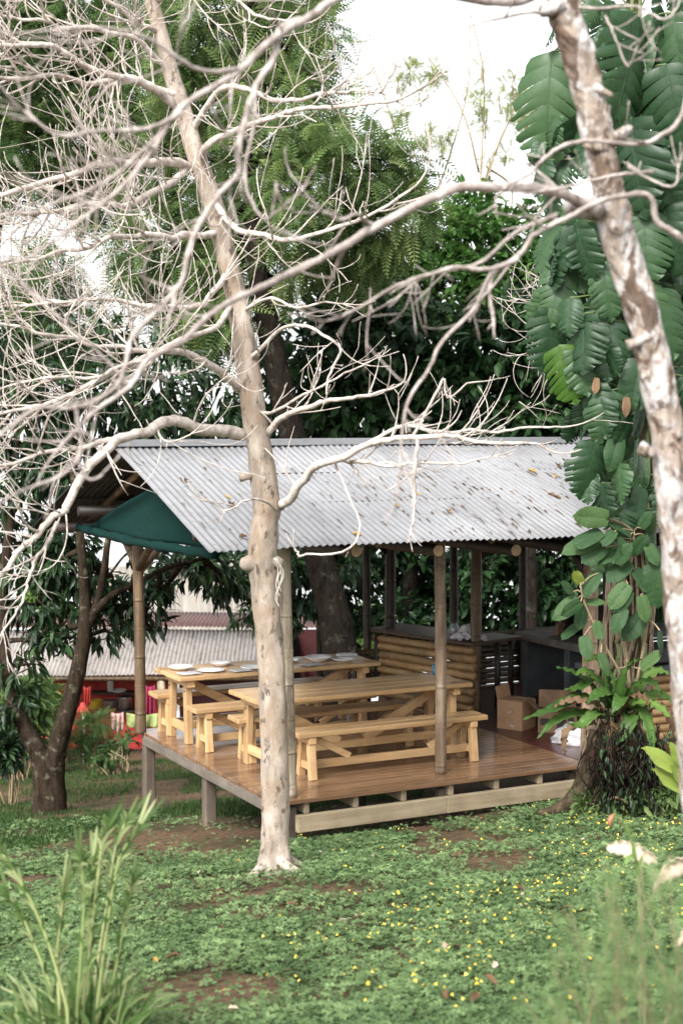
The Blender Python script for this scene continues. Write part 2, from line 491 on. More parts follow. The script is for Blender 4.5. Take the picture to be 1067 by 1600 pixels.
M['lf_reed'] = m_leaf('reed_blade', (.035, .08, .02), (.10, .165, .05), (.30, .34, .17), .5, .3, .2)
M['cane'] = m_leaf('reed_cane', (.18, .24, .09), (.28, .33, .13), (.42, .43, .22), .5, .1)
M['lf_needle'] = m_leaf('feathery_needles', (.08, .145, .055), (.15, .24, .09), (.25, .34, .15), .6, .3, .2)
M['twig_tan'] = m_plain('tan_twig', (.26, .2, .12), .8, .3, 10)
M['petal'] = m_leaf('yellow_petal', (.78, .55, .06), (.86, .66, .10), (.9, .75, .2), .6, .25)
M['stem_green'] = m_plain('green_stem', (.10, .14, .05), .5, .3, 10)
M['red_bud'] = m_plain('pink_bud', (.36, .15, .08), .6, .4, 30)

# ------------------------------------------------------------------ leaf templates (x = along leaf, z = up)


def T_leaf(L=1.0, w=.36, fold=.12, droop=.15):
    v = np.array([[0, 0, 0], [.35, 0, -.0], [.72, 0, -droop * .5], [1, 0, -droop],
                  [.33, w * .5, fold * w], [.70, w * .40, fold * w - droop * .45],
                  [.33, -w * .5, fold * w], [.70, -w * .40, fold * w - droop * .45]]) * L
    f = np.array([[0, 1, 4, 0], [1, 2, 5, 4], [2, 3, 3, 5]])
    f = [[0, 1, 4, 4]]
    q = np.array([[0, 1, 2, 4], [2, 3, 5, 4], [0, 6, 2, 1], [2, 6, 7, 3]])
    return v, q


def T_diamond(w=.4, fold=.08):
    v = np.array([[0, 0, 0], [.5, w / 2, fold], [1, 0, -.05], [.5, -w / 2, fold]])
    return v, np.array([[0, 3, 2, 1]])


def T_frond(n=13, w=.30, droop=.35, lw=.03):
    """pinnate leaf: narrow leaflets either side of an arched stalk"""
    V = []; Fq = []
    def ax(t): return np.array([t, 0, .12 * math.sin(t * 2.2) - droop * t * t])
    for k in range(n):
        t = .12 + .88 * k / (n - 1); p = ax(t); ll = w * (math.sin(math.pi * (.18 + .8 * t)) * .9 + .1)
        for sd in (-1, 1):
            tip = p + np.array([ll * .35, sd * ll, -.10 * ll])
            m = (p + tip) / 2 + np.array([0, 0, .03 * ll])
            wv = np.array([lw, 0, 0])
            b = len(V); V += [p - wv * .4, m - wv, tip, m + wv]; Fq.append([b, b + 1, b + 2, b + 3])
    for k in range(4):
        a, c = ax(k / 4), ax((k + 1) / 4); b = len(V); h = np.array([0, .008, 0]); V += [a - h, a + h, c + h, c - h]; Fq.append([b, b + 1, b + 2, b + 3])
    return np.array(V), np.array(Fq)


def frames(d, roll=None, upref=None):
    """matrices whose x axis is d, with z as near up as possible, then rolled"""
    d = d / (np.linalg.norm(d, axis=1)[:, None] + 1e-9)
    up = np.tile([0, 0, 1.], (len(d), 1)) if upref is None else upref
    y = np.cross(up, d); ln = np.linalg.norm(y, axis=1)[:, None]; y = np.where(ln < 1e-3, np.array([[0, 1., 0]]), y / (ln + 1e-9))
    z = np.cross(d, y)
    if roll is not None:
        c, s_ = np.cos(roll)[:, None], np.sin(roll)[:, None]; y, z = y * c + z * s_, z * c - y * s_
    return np.stack([d, y, z], 2)


def unit(n):
    a = rng.normal(size=(n, 3)); return a / np.linalg.norm(a, axis=1)[:, None]


def crown_leaves(mb, blobs, ncl, per, tmpl, size, droop=.4, spread=.25, shell=.55, up=.2):
    """blobs [(centre, radius)]; leaf whorls near the blob surfaces"""
    vol = np.array([b[1] ** 2.0 for b in blobs]); pick = rng.choice(len(blobs), ncl, p=vol / vol.sum())
    C_ = np.array([b[0] for b in blobs])[pick]; Rr = np.array([b[1] for b in blobs])[pick]
    d = unit(ncl); r = Rr * (shell + (1.08 - shell) * rng.random(ncl) ** .6)
    wob = .75 + .5 * vnoise(d[:, 0] * 2.3 + pick * 7.1 + 20, d[:, 2] * 2.3 + d[:, 1] * 1.7 + 20)
    cp = C_ + d * (r * wob)[:, None] * np.array([1, 1, .85])
    crnd = rng.random(ncl)
    i = np.repeat(np.arange(ncl), per); n = len(i)
    dd = d[i] * .7 + unit(n) * .9 + np.array([0, 0, up - droop]); dd[:, 2] -= droop * rng.random(n)
    pos = cp[i] + unit(n) * spread * rng.random(n)[:, None]
    sz = size * (.65 + .7 * rng.random(n))
    Mx = frames(dd, (rng.random(n) - .5) * 1.6) * sz[:, None, None]
    rn = np.clip(.6 * crnd[i] + .4 * rng.random(n), 0, 1)
    mb.scatter(tmpl[0], tmpl[1], Mx, pos, rn)
    return cp


def catmull(P, n):
    P = np.asarray(P, float); k = len(P)
    Q = np.vstack([2 * P[0] - P[1], P, 2 * P[-1] - P[-2]])
    out = []
    for i in range(k - 1):
        a, b, c, d = Q[i:i + 4]
        for t in np.linspace(0, 1, n, endpoint=False):
            out.append(.5 * ((2 * b) + (c - a) * t + (2 * a - 5 * b + 4 * c - d) * t * t + (3 * b - a - 3 * c + d) * t ** 3))
    out.append(P[-1]); return np.array(out)


def interp_r(r0, r1, n, p=1.0): return r0 + (r1 - r0) * np.linspace(0, 1, n) ** p

# ================================================================== GROUND
def make_ground():
    xs = np.unique(np.concatenate([np.linspace(-90, -8, 30), np.arange(-8, 7, .16), np.linspace(7, 90, 30)]))
    ys = np.unique(np.concatenate([np.linspace(-30, 3, 16), np.arange(3, 21, .16), np.arange(21, 46, .8), np.linspace(46, 130, 40)]))
    X, Y = np.meshgrid(xs, ys, indexing='ij'); Z = ground_z(X, Y)
    nx, ny = X.shape; i = np.arange(nx - 1)[:, None]; j = np.arange(ny - 1)[None, :]
    f = np.stack([i * ny + j, (i + 1) * ny + j, (i + 1) * ny + j + 1, i * ny + j + 1], -1).reshape(-1, 4)
    mb = MB().add(np.stack([X, Y, Z], -1), f, .5)
    tag(mb.build('ground', M['soil'], smooth=True), kind='structure')


make_ground()


def cover_density(x, y):
    u, v = toUV(np.stack([x, y, np.zeros_like(x)], -1))
    d = np.clip((vnoise(x * .9 + 3, y * .9 + 8) - .30) * 4.5, 0, 1) * .65 + .42 * np.clip((vnoise(x * 2.7 + 30, y * 2.7) - .33) * 4, 0, 1)
    bare = np.exp(-(((u + .75) / 1.25) ** 2 + ((v - 1.5) / 1.7) ** 2)) * 1.5       # trodden earth by the stilts
    d = d * np.clip(1.12 - bare, 0.04, 1) * np.where(u < -.2, np.clip(1.15 - .9 * np.clip((v - .2) / 2.2, 0, 1), .25, 1), 1)
    d = np.where((u > .1) & (v > -.12) & (u < 8) & (v < 4.5), d * .10, d)             # under the deck
    edge = np.exp(-((v + .15) / .16) ** 2) * ((u > 0) & (u < 3.8)); d = d * (1 - .75 * edge)
    fl = .95 * np.exp(-(((x + .52) / .28) ** 2 + ((y - 12.45) / .35) ** 2)) + .6 * np.exp(-(((x + .62) / .4) ** 2 + ((y - 8.2) / .9) ** 2)) * (vnoise(x * 4, y * 4) > .38) + .8 * np.exp(-((v + .28 + .25 * vnoise(u * 2, v)) / .22) ** 2) * ((u > .6) & (u < 3.7)) * np.clip(vnoise(u * 3 + 7, v * 3) * 2 - .3, 0, 1) + np.exp(-(((x + .45) / .75) ** 2 + ((y - 8.4) / 1.0) ** 2)) * .7 + .6 * np.exp(-(((x - .35) / .5) ** 2 + ((y - 9.0) / .35) ** 2))
    return d * np.clip(1.0 - .85 * fl, .06, 1)


def make_cover():
    # creeping four-leaflet ground cover
    T, Fq = T_diamond(.62, .10); V4 = []; F4 = []
    for k, a in enumerate((28, 152, 208, 332)):
        c, s_ = math.cos(R(a)), math.sin(R(a)); rot = np.array([[c, -s_, 0], [s_, c, 0], [0, 0, 1]])
        F4.append(Fq + len(V4) * 4); V4.append(T @ rot.T + np.array([0, 0, .04 * (k % 2)]))
    V4 = np.concatenate(V4); F4 = np.concatenate(F4)
    mb = MB()
    n = 290000
    y = 6.2 + 12.0 * rng.random(n) ** 1.15; x = -4.2 * (y / 16) - 1.0 + (8.5 * (y / 16) + 3.4) * rng.random(n)
    keep = rng.random(n) < cover_density(x, y); x, y = x[keep], y[keep]; n = len(x)
    hump = vnoise(x * 5, y * 5)
    z = ground_z(x, y) + .012 + .075 * rng.random(n) * (.35 + hump)
    d = np.stack([rng.normal(size=n), rng.normal(size=n), rng.normal(size=n) * .28], 1)
    tilt = (rng.random(n) - .5) * .9
    up = np.stack([rng.normal(size=n) * .25, rng.normal(size=n) * .25 - .12, np.ones(n)], 1)
    Mx = frames(d, tilt, up) * (.018 + .015 * rng.random(n))[:, None, None]
    mb.scatter(V4, F4, Mx, np.stack([x, y, z], 1), np.clip(.15 + .5 * hump + .5 * (rng.random(n) - .3), 0, 1))
    tag(mb.build('ground_cover', M['lf_cover']), 'low creeping four-leaflet green ground cover carpeting the slope', 'ground cover', kind='stuff')
    # flowers
    n = 6000
    y = 7 + 9.5 * rng.random(n); x = -2.6 * (y / 16) + (6.9 * (y / 16)) * rng.random(n)
    side = np.clip((x / y * 16 + 1.2) / 2.0, .03, 1)
    cl = np.clip((vnoise(x * 1.6 + 60, y * 1.6 + 9) - .42) * 5, 0.04, 1)
    keep = rng.random(n) < cover_density(x, y) * side * cl * .62 * np.clip((y - 6.6) / 3.4, .22, 1); x, y = x[keep], y[keep]; n = len(x)
    T, Fq = T_diamond(.95, .18); VV_ = []; FF = []
    for k, a in enumerate((0, 120, 240)):
        c, s_ = math.cos(R(a)), math.sin(R(a)); rot = np.array([[c, -s_, 0], [s_, c, 0], [0, 0, 1]])
        FF.append(Fq + 4 * k); VV_.append(T @ rot.T + np.array([0, 0, .12 * k]))
    mb = MB(); d = np.stack([rng.normal(size=n), rng.normal(size=n), np.zeros(n)], 1)
    up = np.stack([rng.normal(size=n) * .4, -.7 + rng.normal(size=n) * .4, np.ones(n)], 1)
    Mx = frames(d, None, up) * (.009 + .0042 * rng.random(n))[:, None, None]
    mb.scatter(np.concatenate(VV_), np.concatenate(FF), Mx, np.stack([x, y, ground_z(x, y) + .075 + .03 * rng.random(n)], 1), rng.random(n))
    tag(mb.build('yellow_flowers', M['petal']), 'tiny yellow flowers dotted over the creeping ground cover', 'flowers', kind='stuff')
    # darker short grass lower down, to the left and beyond the deck
    Tg = np.array([[-.06, 0, 0], [.06, 0, 0], [.035, .1, .6], [0, .35, 1.0]]); Fg = np.array([[0, 1, 2, 3]])
    mb = MB(); n = 110000
    y = 15.5 + 16 * rng.random(n) ** 1.3; x = -.28 * y - .5 + (.36 * y) * rng.random(n)
    u, v = toUV(np.stack([x, y, 0 * x], -1))
    keep = (rng.random(n) < np.clip((vnoise(x * 1.1, y * 1.1 + 40) - .3) * 3.5, 0.02, 1)) & ~((u > -.2) & (v < 2.6)) & (rng.random(n) < np.clip((np.hypot(u + .5, v - 1.6) - .9) / .7, 0, 1))
    x, y = x[keep], y[keep]; n = len(x); a = rng.random(n) * 6.28
    Mx = np.zeros((n, 3, 3)); Mx[:, 0, 0] = np.cos(a); Mx[:, 1, 0] = np.sin(a); Mx[:, 0, 1] = -np.sin(a); Mx[:, 1, 1] = np.cos(a); Mx[:, 2, 2] = 1
    Mx *= (.035 + .05 * rng.random(n))[:, None, None]
    mb.scatter(Tg, Fg, Mx, np.stack([x, y, ground_z(x, y) - .005], 1), rng.random(n))
    tag(mb.build('grass', M['lf_grass']), 'short dark grass on the shaded lower slope beyond the deck', 'grass', kind='stuff')


make_cover()

# ================================================================== PAVILION (local frame: u along the front, v to the back)
pav = empty('open_pavilion', tuple(P0), 'open timber pavilion on stilts with a white corrugated gable roof and a deck', 'pavilion', ROTP)


def pp(mb, name, m, parent=pav, smooth=False): return mb.build(name, m, parent, smooth, world=False)


UD, VD = 3.66, 3.92
mb = MB(); k = 0; v = -.03
while v < VD:
    w = .118; x0 = -.06 + random.uniform(-.008, .008)
    seams = [x0, random.uniform(1.0, 2.6), UD] if k % 2 else [x0, UD]
    for a, b in zip(seams[:-1], seams[1:]):
        mb.box(((a + b) / 2, v + w / 2, -.02), (b - a - .003, w - .005, .04), None, .003)
    v += w; k += 1
pp(mb, 'deck', M['deck'])
mb = MB().box(((UD + 7.7) / 2 + .002, 2.35, -.075), (7.7 - UD - .004, 4.9, .15), None, .01); pp(mb, 'floor_slab', M['red_floor'])
pp(MB().beam((1.86, -.005, -.245), (1.86 + 1.9, -.005, -.245), .07, .17, bev=.006).beam((.16, -.005, -.245), (1.855, -.005, -.245), .07, .17, bev=.006), 'front_beam', M['fascia'])
for u in (.28, .83, 1.38, 1.94, 2.5, 3.05, 3.58):
    pp(MB().box((u, 1.94, -.1), (.055, 3.86, .115), None, .004), 'joist', M['joist'])
pp(MB().box((-.035, 1.9, -.1), (.05, 3.9, .115), None, .005), 'side_beam', M['grey_x'])
mb = MB().box((1.8, 3.86, -.16), (3.6, .06, .2), None, .005); pp(mb, 'back_beam', M['joist'])


def gz(u, v): return float(ground_z(*W(u, v)[:2]))


for u, v, w in ((.14, .05, .13), (.06, 2.02, .135), (.02, 3.84, .13), (1.9, .05, .13), (3.55, .05, .13), (1.9, 2.0, .14), (1.9, 3.8, .14), (3.55, 3.8, .14)):
    g = gz(u, v) - .25; b = MB()
    top = -.161 if v > .1 or u > .2 else -.04
    z0 = -.332 if (v < .1) else top
    if v < .1: b.box((u, v + .075, (g - .04) / 2), (w, .1, -.04 - g - .12), None, .012)
    else:
        rr = R(random.uniform(-3, 3)); rot = [[math.cos(rr), -math.sin(rr), 0], [math.sin(rr), math.cos(rr), 0], [0, 0, 1]]
        b.box((u, v, (g - .16) / 2), (w, w * .95, -.16 - g), rot, .014)
    pp(b, 'stilt', M['grey_z'])

# posts
REAVE_V, RIDGE_V, BACK_V = -.5, 2.3, 5.45
EZ, RZ, BZ = 2.53, 3.48, 2.36


def roof_z(v): return EZ + (RZ - EZ) * (v - REAVE_V) / (RIDGE_V - REAVE_V) if v <= RIDGE_V else RZ + (BZ - RZ) * (v - RIDGE_V) / (BACK_V - RIDGE_V)


def bamboo(name, a, b, r, m, nodes=.34, parent=pav, seg=14, lean=0.012):
    a = np.array(a, float); b = np.array(b, float); L = np.linalg.norm(b - a); n = max(int(L / nodes), 1)
    ts = []; rs = []; off = random.uniform(.2, .8)
    for k in range(int(L / .04) + 1):
        s = k * .04; ts.append(s / L); rs.append(r)
    for k in range(n + 1):
        s = (k + off) * nodes
        if s < L - .03:
            for ds, kr in ((-.012, .985), (0, 1.10), (.012, .97)): ts.append((s + ds) / L); rs.append(r * kr)
    ts.append(1.0); rs.append(r * .94)
    o = np.argsort(ts); ts = np.array(ts)[o]; rs = np.array(rs)[o] * (1 - .06 * ts)
    ph = random.random() * 6
    pts = a + (b - a) * ts[:, None] + np.stack([np.sin(ts * 3 + ph) - math.sin(ph), np.cos(ts * 2.4 + ph) - math.cos(ph), 0 * ts], 1) * lean * (np.array([1, 1, 1]) if abs((b - a)[2]) > .5 else 0)
    return MB().tube(pts, rs, seg).build(name, m, parent, True, world=False)


bamboo('post', (.16, .13, 0), (.12, .13, 2.62), .062, M['bamboo_pale'])
bamboo('post', (2.0, .33, 0), (1.98, .33, 2.62), .062, M['post_red'], .42)
bamboo('post', (3.92, .36, 0), (3.92, .36, 2.62), .085, M['post_red'], .9)
bamboo('post', (5.9, .33, 0), (5.9, .33, 2.6), .07, M['post_red'], .9)
bamboo('post', (7.5, .33, 0), (7.5, .33, 2.6), .07, M['post_red'], .9)
bamboo('post', (-.08, 3.83, -.02), (-.12, 3.86, 2.55), .066, M['bamboo_brown'])
bamboo('post', (4.16, 3.11, 0), (4.16, 3.11, 2.9), .072, M['bamboo_brown'], .4)
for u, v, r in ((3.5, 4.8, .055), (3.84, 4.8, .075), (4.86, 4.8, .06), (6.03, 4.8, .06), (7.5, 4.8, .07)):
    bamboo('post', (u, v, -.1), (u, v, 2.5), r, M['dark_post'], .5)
# beams and rafters
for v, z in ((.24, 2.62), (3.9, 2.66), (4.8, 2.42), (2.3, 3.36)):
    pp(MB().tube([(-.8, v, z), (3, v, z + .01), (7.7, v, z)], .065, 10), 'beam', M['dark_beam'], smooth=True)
for u in (.72, 1.65, 2.58, 3.54, 4.5, 5.5, 6.6):
    z = 2.47 - .035 * u
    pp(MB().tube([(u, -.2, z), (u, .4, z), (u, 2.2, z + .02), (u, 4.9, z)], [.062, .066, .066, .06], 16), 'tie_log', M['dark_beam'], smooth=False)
    e_ = bpy.context.scene.collection.objects[-1] if False else None
    MB().tube([(u, -.206, z), (u, -.201, z)], [.056, .061], 18).build('log_face', M['log_end'], [o for o in pav.children if o.name.startswith('tie_log')][-1], False, world=False)
for u in (-.35, .9, 2.2, 3.5, 4.8, 6.1, 7.4):
    for vs in ((-.35, 2.27), (2.33, 5.0)):
        pp(MB().tube([(u, vs[0], roof_z(vs[0]) - .075), (u, vs[1], roof_z(vs[1]) - .075)], .042, 10), 'rafter', M['bamboo_brown'], smooth=True)
for v in (.6, 1.4, 3.2, 4.2):
    pp(MB().box((3.4, v, roof_z(v) - .03), (8.4, .05, .035)), 'purlin', M['dark_beam'])
# Y braces on the posts
for a, b in (((-.1, 3.84, 1.95), (-.1, 4.6, 2.5)), ((-.1, 3.84, 1.95), (-.1, 3.05, 2.5)), ((-.1, 3.84, 1.9), (.5, 3.86, 2.55)),
             ((4.16, 3.11, 1.9), (4.8, 3.11, 2.6)), ((3.92, .36, 1.95), (3.92, 1.0, 2.55)), ((3.92, .36, 1.95), (4.6, .36, 2.5)), ((3.84, 4.8, 1.9), (3.3, 4.8, 2.4)), ((3.84, 4.8, 1.9), (4.4, 4.8, 2.4))):
    pp(MB().tube([a, b], .045, 10), 'brace', M['dark_beam'] if a[0] > 1 else M['bamboo_brown'], smooth=True)


# roof sheets
def corrugate(mb, u0, u1, A, B, pitch=.076, amp=.010, seg=6, rows=5, flip=False):
    n = int((u1 - u0) / pitch * seg); us = np.linspace(u0, u1, n + 1)
    d = np.array([0, B[0] - A[0], B[1] - A[1]]); d /= np.linalg.norm(d); nr = np.array([0, -d[2], d[1]]); nr *= np.sign(nr[2])
    h = np.sin(us / pitch * 2 * math.pi) * amp
    lap = (np.floor((us - u0) / .76) % 2) * .006; shr = np.tile(_g[(np.floor((us[:-1] - u0) / .76)).astype(int), 7], rows)
    V = []
    for k in range(rows + 1):
        t = k / rows; sag = .008 * np.sin(us * 1.7 + k)
        V.append(np.stack([us, np.full(n + 1, A[0] + (B[0] - A[0]) * t), np.full(n + 1, A[1] + (B[1] - A[1]) * t)], 1) + nr * (h + lap + sag)[:, None])
    V = np.concatenate(V); m_ = n + 1
    i = np.arange(rows)[:, None]; j = np.arange(n)[None, :]
    f = np.stack([i * m_ + j, i * m_ + j + 1, (i + 1) * m_ + j + 1, (i + 1) * m_ + j], -1).reshape(-1, 4)
    return mb.add(V, f, shr)


def lined(o, m, t=.003):
    o.data.materials.append(m); md = o.modifiers.new('thickness', 'SOLIDIFY'); md.thickness = t; md.offset = -1; md.material_offset = 1; return o


def solid(o, t=.002):
    md = o.modifiers.new('thickness', 'SOLIDIFY'); md.thickness = t; md.offset = 0; return o


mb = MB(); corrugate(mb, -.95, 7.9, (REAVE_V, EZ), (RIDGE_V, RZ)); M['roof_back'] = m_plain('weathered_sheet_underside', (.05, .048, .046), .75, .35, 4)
rf = lined(pp(mb, 'roof', M['roof'], smooth=True), M['roof_back'])
mb = MB(); corrugate(mb, -.95, 7.9, (RIDGE_V, RZ), (BACK_V, BZ)); lined(pp(mb, 'roof', M['roof'], smooth=True), M['roof_back'])
mb = MB(); sl = (RZ - EZ) / (RIDGE_V - REAVE_V)
for a, b in ((-1.0, 1.35), (1.34, 3.7), (3.69, 6.0), (5.99, 7.92)):
    dz = .003 * (a > 0)
    us = (a, b); V = []
    for vv, zz in ((RIDGE_V - .17, RZ - .17 * sl + .022), (RIDGE_V - .05, RZ + .012), (RIDGE_V, RZ + .036), (RIDGE_V + .05, RZ + .012), (RIDGE_V + .17, RZ - .17 * sl + .022)):
        V += [(a, vv, zz + dz), (b, vv, zz + dz)]
    mb.add(V, np.array([[2 * k, 2 * k + 1, 2 * k + 3, 2 * k + 2] for k in range(4)]))
solid(mb.build('ridge_cap', M['ridge'], rf, world=False), .002)

# rolled shade net at the gable end: its own thing
net = empty('shade_net', tuple(W(-.58, 2.0, 2.43)), 'dark green shade net hung in the gable and rolled along its foot', 'shade net', ROTP)
mb = MB(); nu = 24
A, B, Cc = np.array([0.03, -1.75, 0.02]), np.array([0.03, 2.45, 0.0]), np.array([0.03, -.10, .62])
V = []; ni = 16
for i_ in range(ni + 1):
    for j_ in range(ni + 1):
        s_, t_ = i_ / ni, j_ / ni
        base = A + (B - A) * s_; top = Cc
        p = base * (1 - t_) + top * t_
        p = p + np.array([.05 * math.sin(s_ * 9 + t_ * 3) * (1 - t_)  + .02 * math.sin(s_ * 13 + t_ * 7) * (1 - t_), 0, .0 * -.05 * math.sin(math.pi * t_) * math.sin(math.pi * s_)])
        V.append(p)
f = np.array([[i_ * (ni + 1) + j_, (i_ + 1) * (ni + 1) + j_, (i_ + 1) * (ni + 1) + j_ + 1, i_ * (ni + 1) + j_ + 1] for i_ in range(ni) for j_ in range(ni)])
solid(mb.add(V, f).build('net_sheet', M['cloth_green'], net, True, world=False), .003)
t = np.linspace(0, 1, 40)
pts = np.stack([.006 * np.sin(t * 20), -1.75 + 4.35 * t, .0 - .04 * np.sin(math.pi * t) + .004 * np.sin(t * 31)], 1)
MB().tube(pts, .05 + .006 * np.sin(t * 23) + .006 * np.sin(t * 57), 14, rough=.2).build('net_roll', M['cloth_green'], net, True, world=False)

# ================================================================== FURNITURE
def plank_top(L, wid, n, th, z, m):
    mb = MB(); w = wid / n
    for k in range(n):
        mb.box((random.uniform(-.006, .006), -wid / 2 + w * (k + .5), z - th / 2), (L + random.uniform(-.012, .012), w - .007, th), None, .008)
    return mb


def make_table(label, u, v):
    L, wd, H = 2.6, .84, .8
    t = empty('trestle_table', tuple(W(u, v, 0)), label, 'table', ROTP, 'honey timber dining tables on the deck')
    q = lambda mb, n, m: mb.build(n, m, t, False, world=False)
    q(plank_top(L, wd, 4, .05, H, None), 'tabletop', M['table_x'])
    for s in (-1, 1):
        x = s * (L / 2 - .17)
        q(MB().box((x, 0, H - .0925), (.085, wd - .10, .085), None, .006), 'cleat', M['table_y'])
        for sy in (-1, 1):
            q(MB().beam((x, sy * .27, 0), (x, sy * .235, H - .135), .075, .105, (0, 1, 0), .006), 'leg', M['table_z'])
        q(MB().box((x, 0, .17), (.05, .43, .095), None, .005), 'rail', M['table_y'])
        for sy in (-1, 1): q(MB().tube([(x + s * .036, sy * .24, H - .19), (x + s * .045, sy * .24, H - .19)], .012, 8), 'bolt', M['black_metal'])
        q(MB().beam((x - s * .05, 0, H - .10), (s * .16, 0, .2), .055, .10, (0, 0, 1), .005), 'brace', M['table_x'])
    q(MB().box((0, 0, .165), (L - .4, .055, .085), None, .005), 'stretcher', M['table_x'])
    return t


def make_bench(label, u, v, src=None):
    L, wd, H = 2.3, .33, .5
    if src is not None:
        b = copy_tree(src); b.location = tuple(W(u, v, 0)); b['label'] = label; return b
    t = empty('plank_bench', tuple(W(u, v, 0)), label, 'bench', ROTP, 'honey timber benches along the tables')
    q = lambda mb, n, m: mb.build(n, m, t, False, world=False)
    q(plank_top(L, wd, 2, .055, H, None), 'seat', M['table_x'])
    for s in (-1, 1):
        x = s * (L / 2 - .17)
        q(MB().box((x, 0, H - .0925), (.085, wd - .03, .07), None, .006), 'cleat', M['table_y'])
        for sy in (-1, 1):
            q(MB().beam((x + s * .0, sy * .145, 0), (x, sy * .095, H - .128), .08, .07, (0, 1, 0), .005), 'leg', M['table_z'])
        q(MB().box((x, 0, .13), (.045, .21, .07), None, .004), 'rail', M['table_y'])
        q(MB().beam((x - s * .045, 0, H - .07), (x - s * .5, 0, .18), .045, .07, (0, 0, 1), .004), 'brace', M['table_x'])
    q(MB().box((0, 0, .13), (L - .36, .05, .085), None, .005), 'stretcher', M['table_x'])
    return t


t1 = make_table('bare honey timber trestle table nearer the front edge of the deck', 1.51, 1.42)
t2 = copy_tree(t1); t2.location = tuple(W(1.31, 3.20, 0)); t2['label'] = 'honey timber trestle table at the back of the deck set with white plates'
b1 = make_bench('long bench nearest the camera, on the near side of the bare table', 1.64, .80)
make_bench('bench tucked under the far side of the bare table', 1.40, 1.80, b1)
make_bench('bench between the two tables, on the near side of the plate-set table', 1.20, 2.54, b1)
make_bench('bench on the far side of the plate-set table, at the deck back edge', 1.14, 3.62, b1)

# plates on the far table
def plate_mesh(r, deep):
    return [(0.001, .004), (r * .55, .004), (r * .62, .006 + deep * .25), (r * .98, .012 + deep), (r, .016 + deep), (r * .97, .019 + deep), (r * .6, .013 + deep * .25), (r * .5, .010), (.001, .010)]


PL = [(-1.08, .10, .15, .03, 'white bowl at the left end of the set table, toward its far side'),
      (-.80, -.16, .16, .008, 'flat white plate on the left half of the set table, near edge'),
      (-.55, .17, .13, .03, 'small white bowl on the left half of the set table, far edge'),
      (-.28, -.18, .15, .008, 'white plate on the set table just left of the pale trunk'),
      (.32, .12, .15, .008, 'white plate on the set table behind the bamboo corner post'),
      (.66, -.02, .17, .04, 'wide white bowl right of the bamboo post, highest on the table'),
      (.93, -.18, .16, .022, 'shallow white dish at the right end of the set table'),
      (1.14, .16, .14, .006, 'white plate at the far right corner of the set table')]
cr, sr = math.cos(ROTP), math.sin(ROTP)
for x, y, r, dp, lab in PL:
    c = W(1.31 + x, 3.20 + y, .801)
    mb = MB().lathe([(a, b) for a, b in plate_mesh(r, dp)], c, 28)
    tag(mb.build('plate', M['porcelain'], None, True, loc=c), lab, 'plate', 'white crockery on the set table')


def flatware(kind, x, y, ang, lab):
    c = W(1.31 + x, 3.20 + y, .803); mb = MB(); ca, sa = math.cos(ROTP + ang), math.sin(ROTP + ang)
    def P(a, b, z=0.0): return c + np.array([ca * a - sa * b, sa * a + ca * b, z])
    mb.tube([P(0, 0, .004), P(.06, 0, .006), P(.13, 0, .004)], [.006, .004, .003], 6)
    mb.add([P(.12, -.010, .003), P(.12, .010, .003), P(.20, .011, .006), P(.205, -.004, .006), P(.12, -.010, .0055), P(.12, .010, .0055), P(.20, .011, .0085), P(.205, -.004, .0085)],
           [[0, 1, 2, 3], [7, 6, 5, 4], [0, 4, 5, 1], [1, 5, 6, 2], [2, 6, 7, 3], [3, 7, 4, 0]])
    tag(mb.build(kind, M['steel'], None, True, loc=c), lab, kind.replace('_', ' '), 'cutlery on the set table')


flatware('table_knife', -1.0, -.20, 1.4, 'steel knife at the left end of the set table beside the flat plate')
flatware('table_knife', -.55, -.22, 1.5, 'steel knife between two plates on the left half of the set table')
flatware('table_knife', .50, -.26, 1.5, 'steel knife lying near the wide bowl on the set table')


def napkin(x, y, lab):
    c = W(1.31 + x, 3.20 + y, .803); mb = MB(); n = 8; V = []
    for i in range(n + 1):
        for j in range(n + 1):
            a, b = (i / n - .5) * .26, (j / n - .5) * .2
            V.append(c + UU * a + VV * b + np.array([0, 0, .006 + .012 * vnoise(i * .7 + x * 9, j * .7 + 3)]))
    f = np.array([[i * (n + 1) + j, (i + 1) * (n + 1) + j, (i + 1) * (n + 1) + j + 1, i * (n + 1) + j + 1] for i in range(n) for j in range(n)])
    solid(tag(mb.add(V, f).build('napkin', M['white_cloth'], None, True, loc=c), lab, 'napkin', 'napkins on the set table'), .003)


napkin(-1.1, -.22, 'white napkin at the near left corner of the set table')
napkin(-.48, -.30, 'white napkin on the near edge left of the pale trunk')
napkin(.45, -.28, 'white napkin just right of the bamboo corner post')

# blue cup on the bare table
c = W(2.72, 1.66, .801)
cup = MB().lathe([(.001, .003), (.035, .003), (.04, .03), (.041, .12), (.038, .12), (.036, .03), (.03, .008), (.001, .008)], c, 20).build('drinking_cup', M['blue_cup'], None, True, loc=c)
tag(cup, 'dark blue cup at the right end of the bare table', 'cup')

# ================================================================== BAR, KITCHEN
A = np.array([4.10, 3.02]); B = np.array([3.62, 4.75]); dr = (B - A) / np.linalg.norm(B - A); LB = np.linalg.norm(B - A)
bar = empty('bamboo_bar', tuple(W(A[0], A[1], 0)), 'bamboo fronted bar counter with a dark polished top inside the pavilion', 'bar counter', ROTP + math.atan2(dr[1], dr[0]))
q = lambda mb, n, m, s=False: mb.build(n, m, bar, s, world=False)
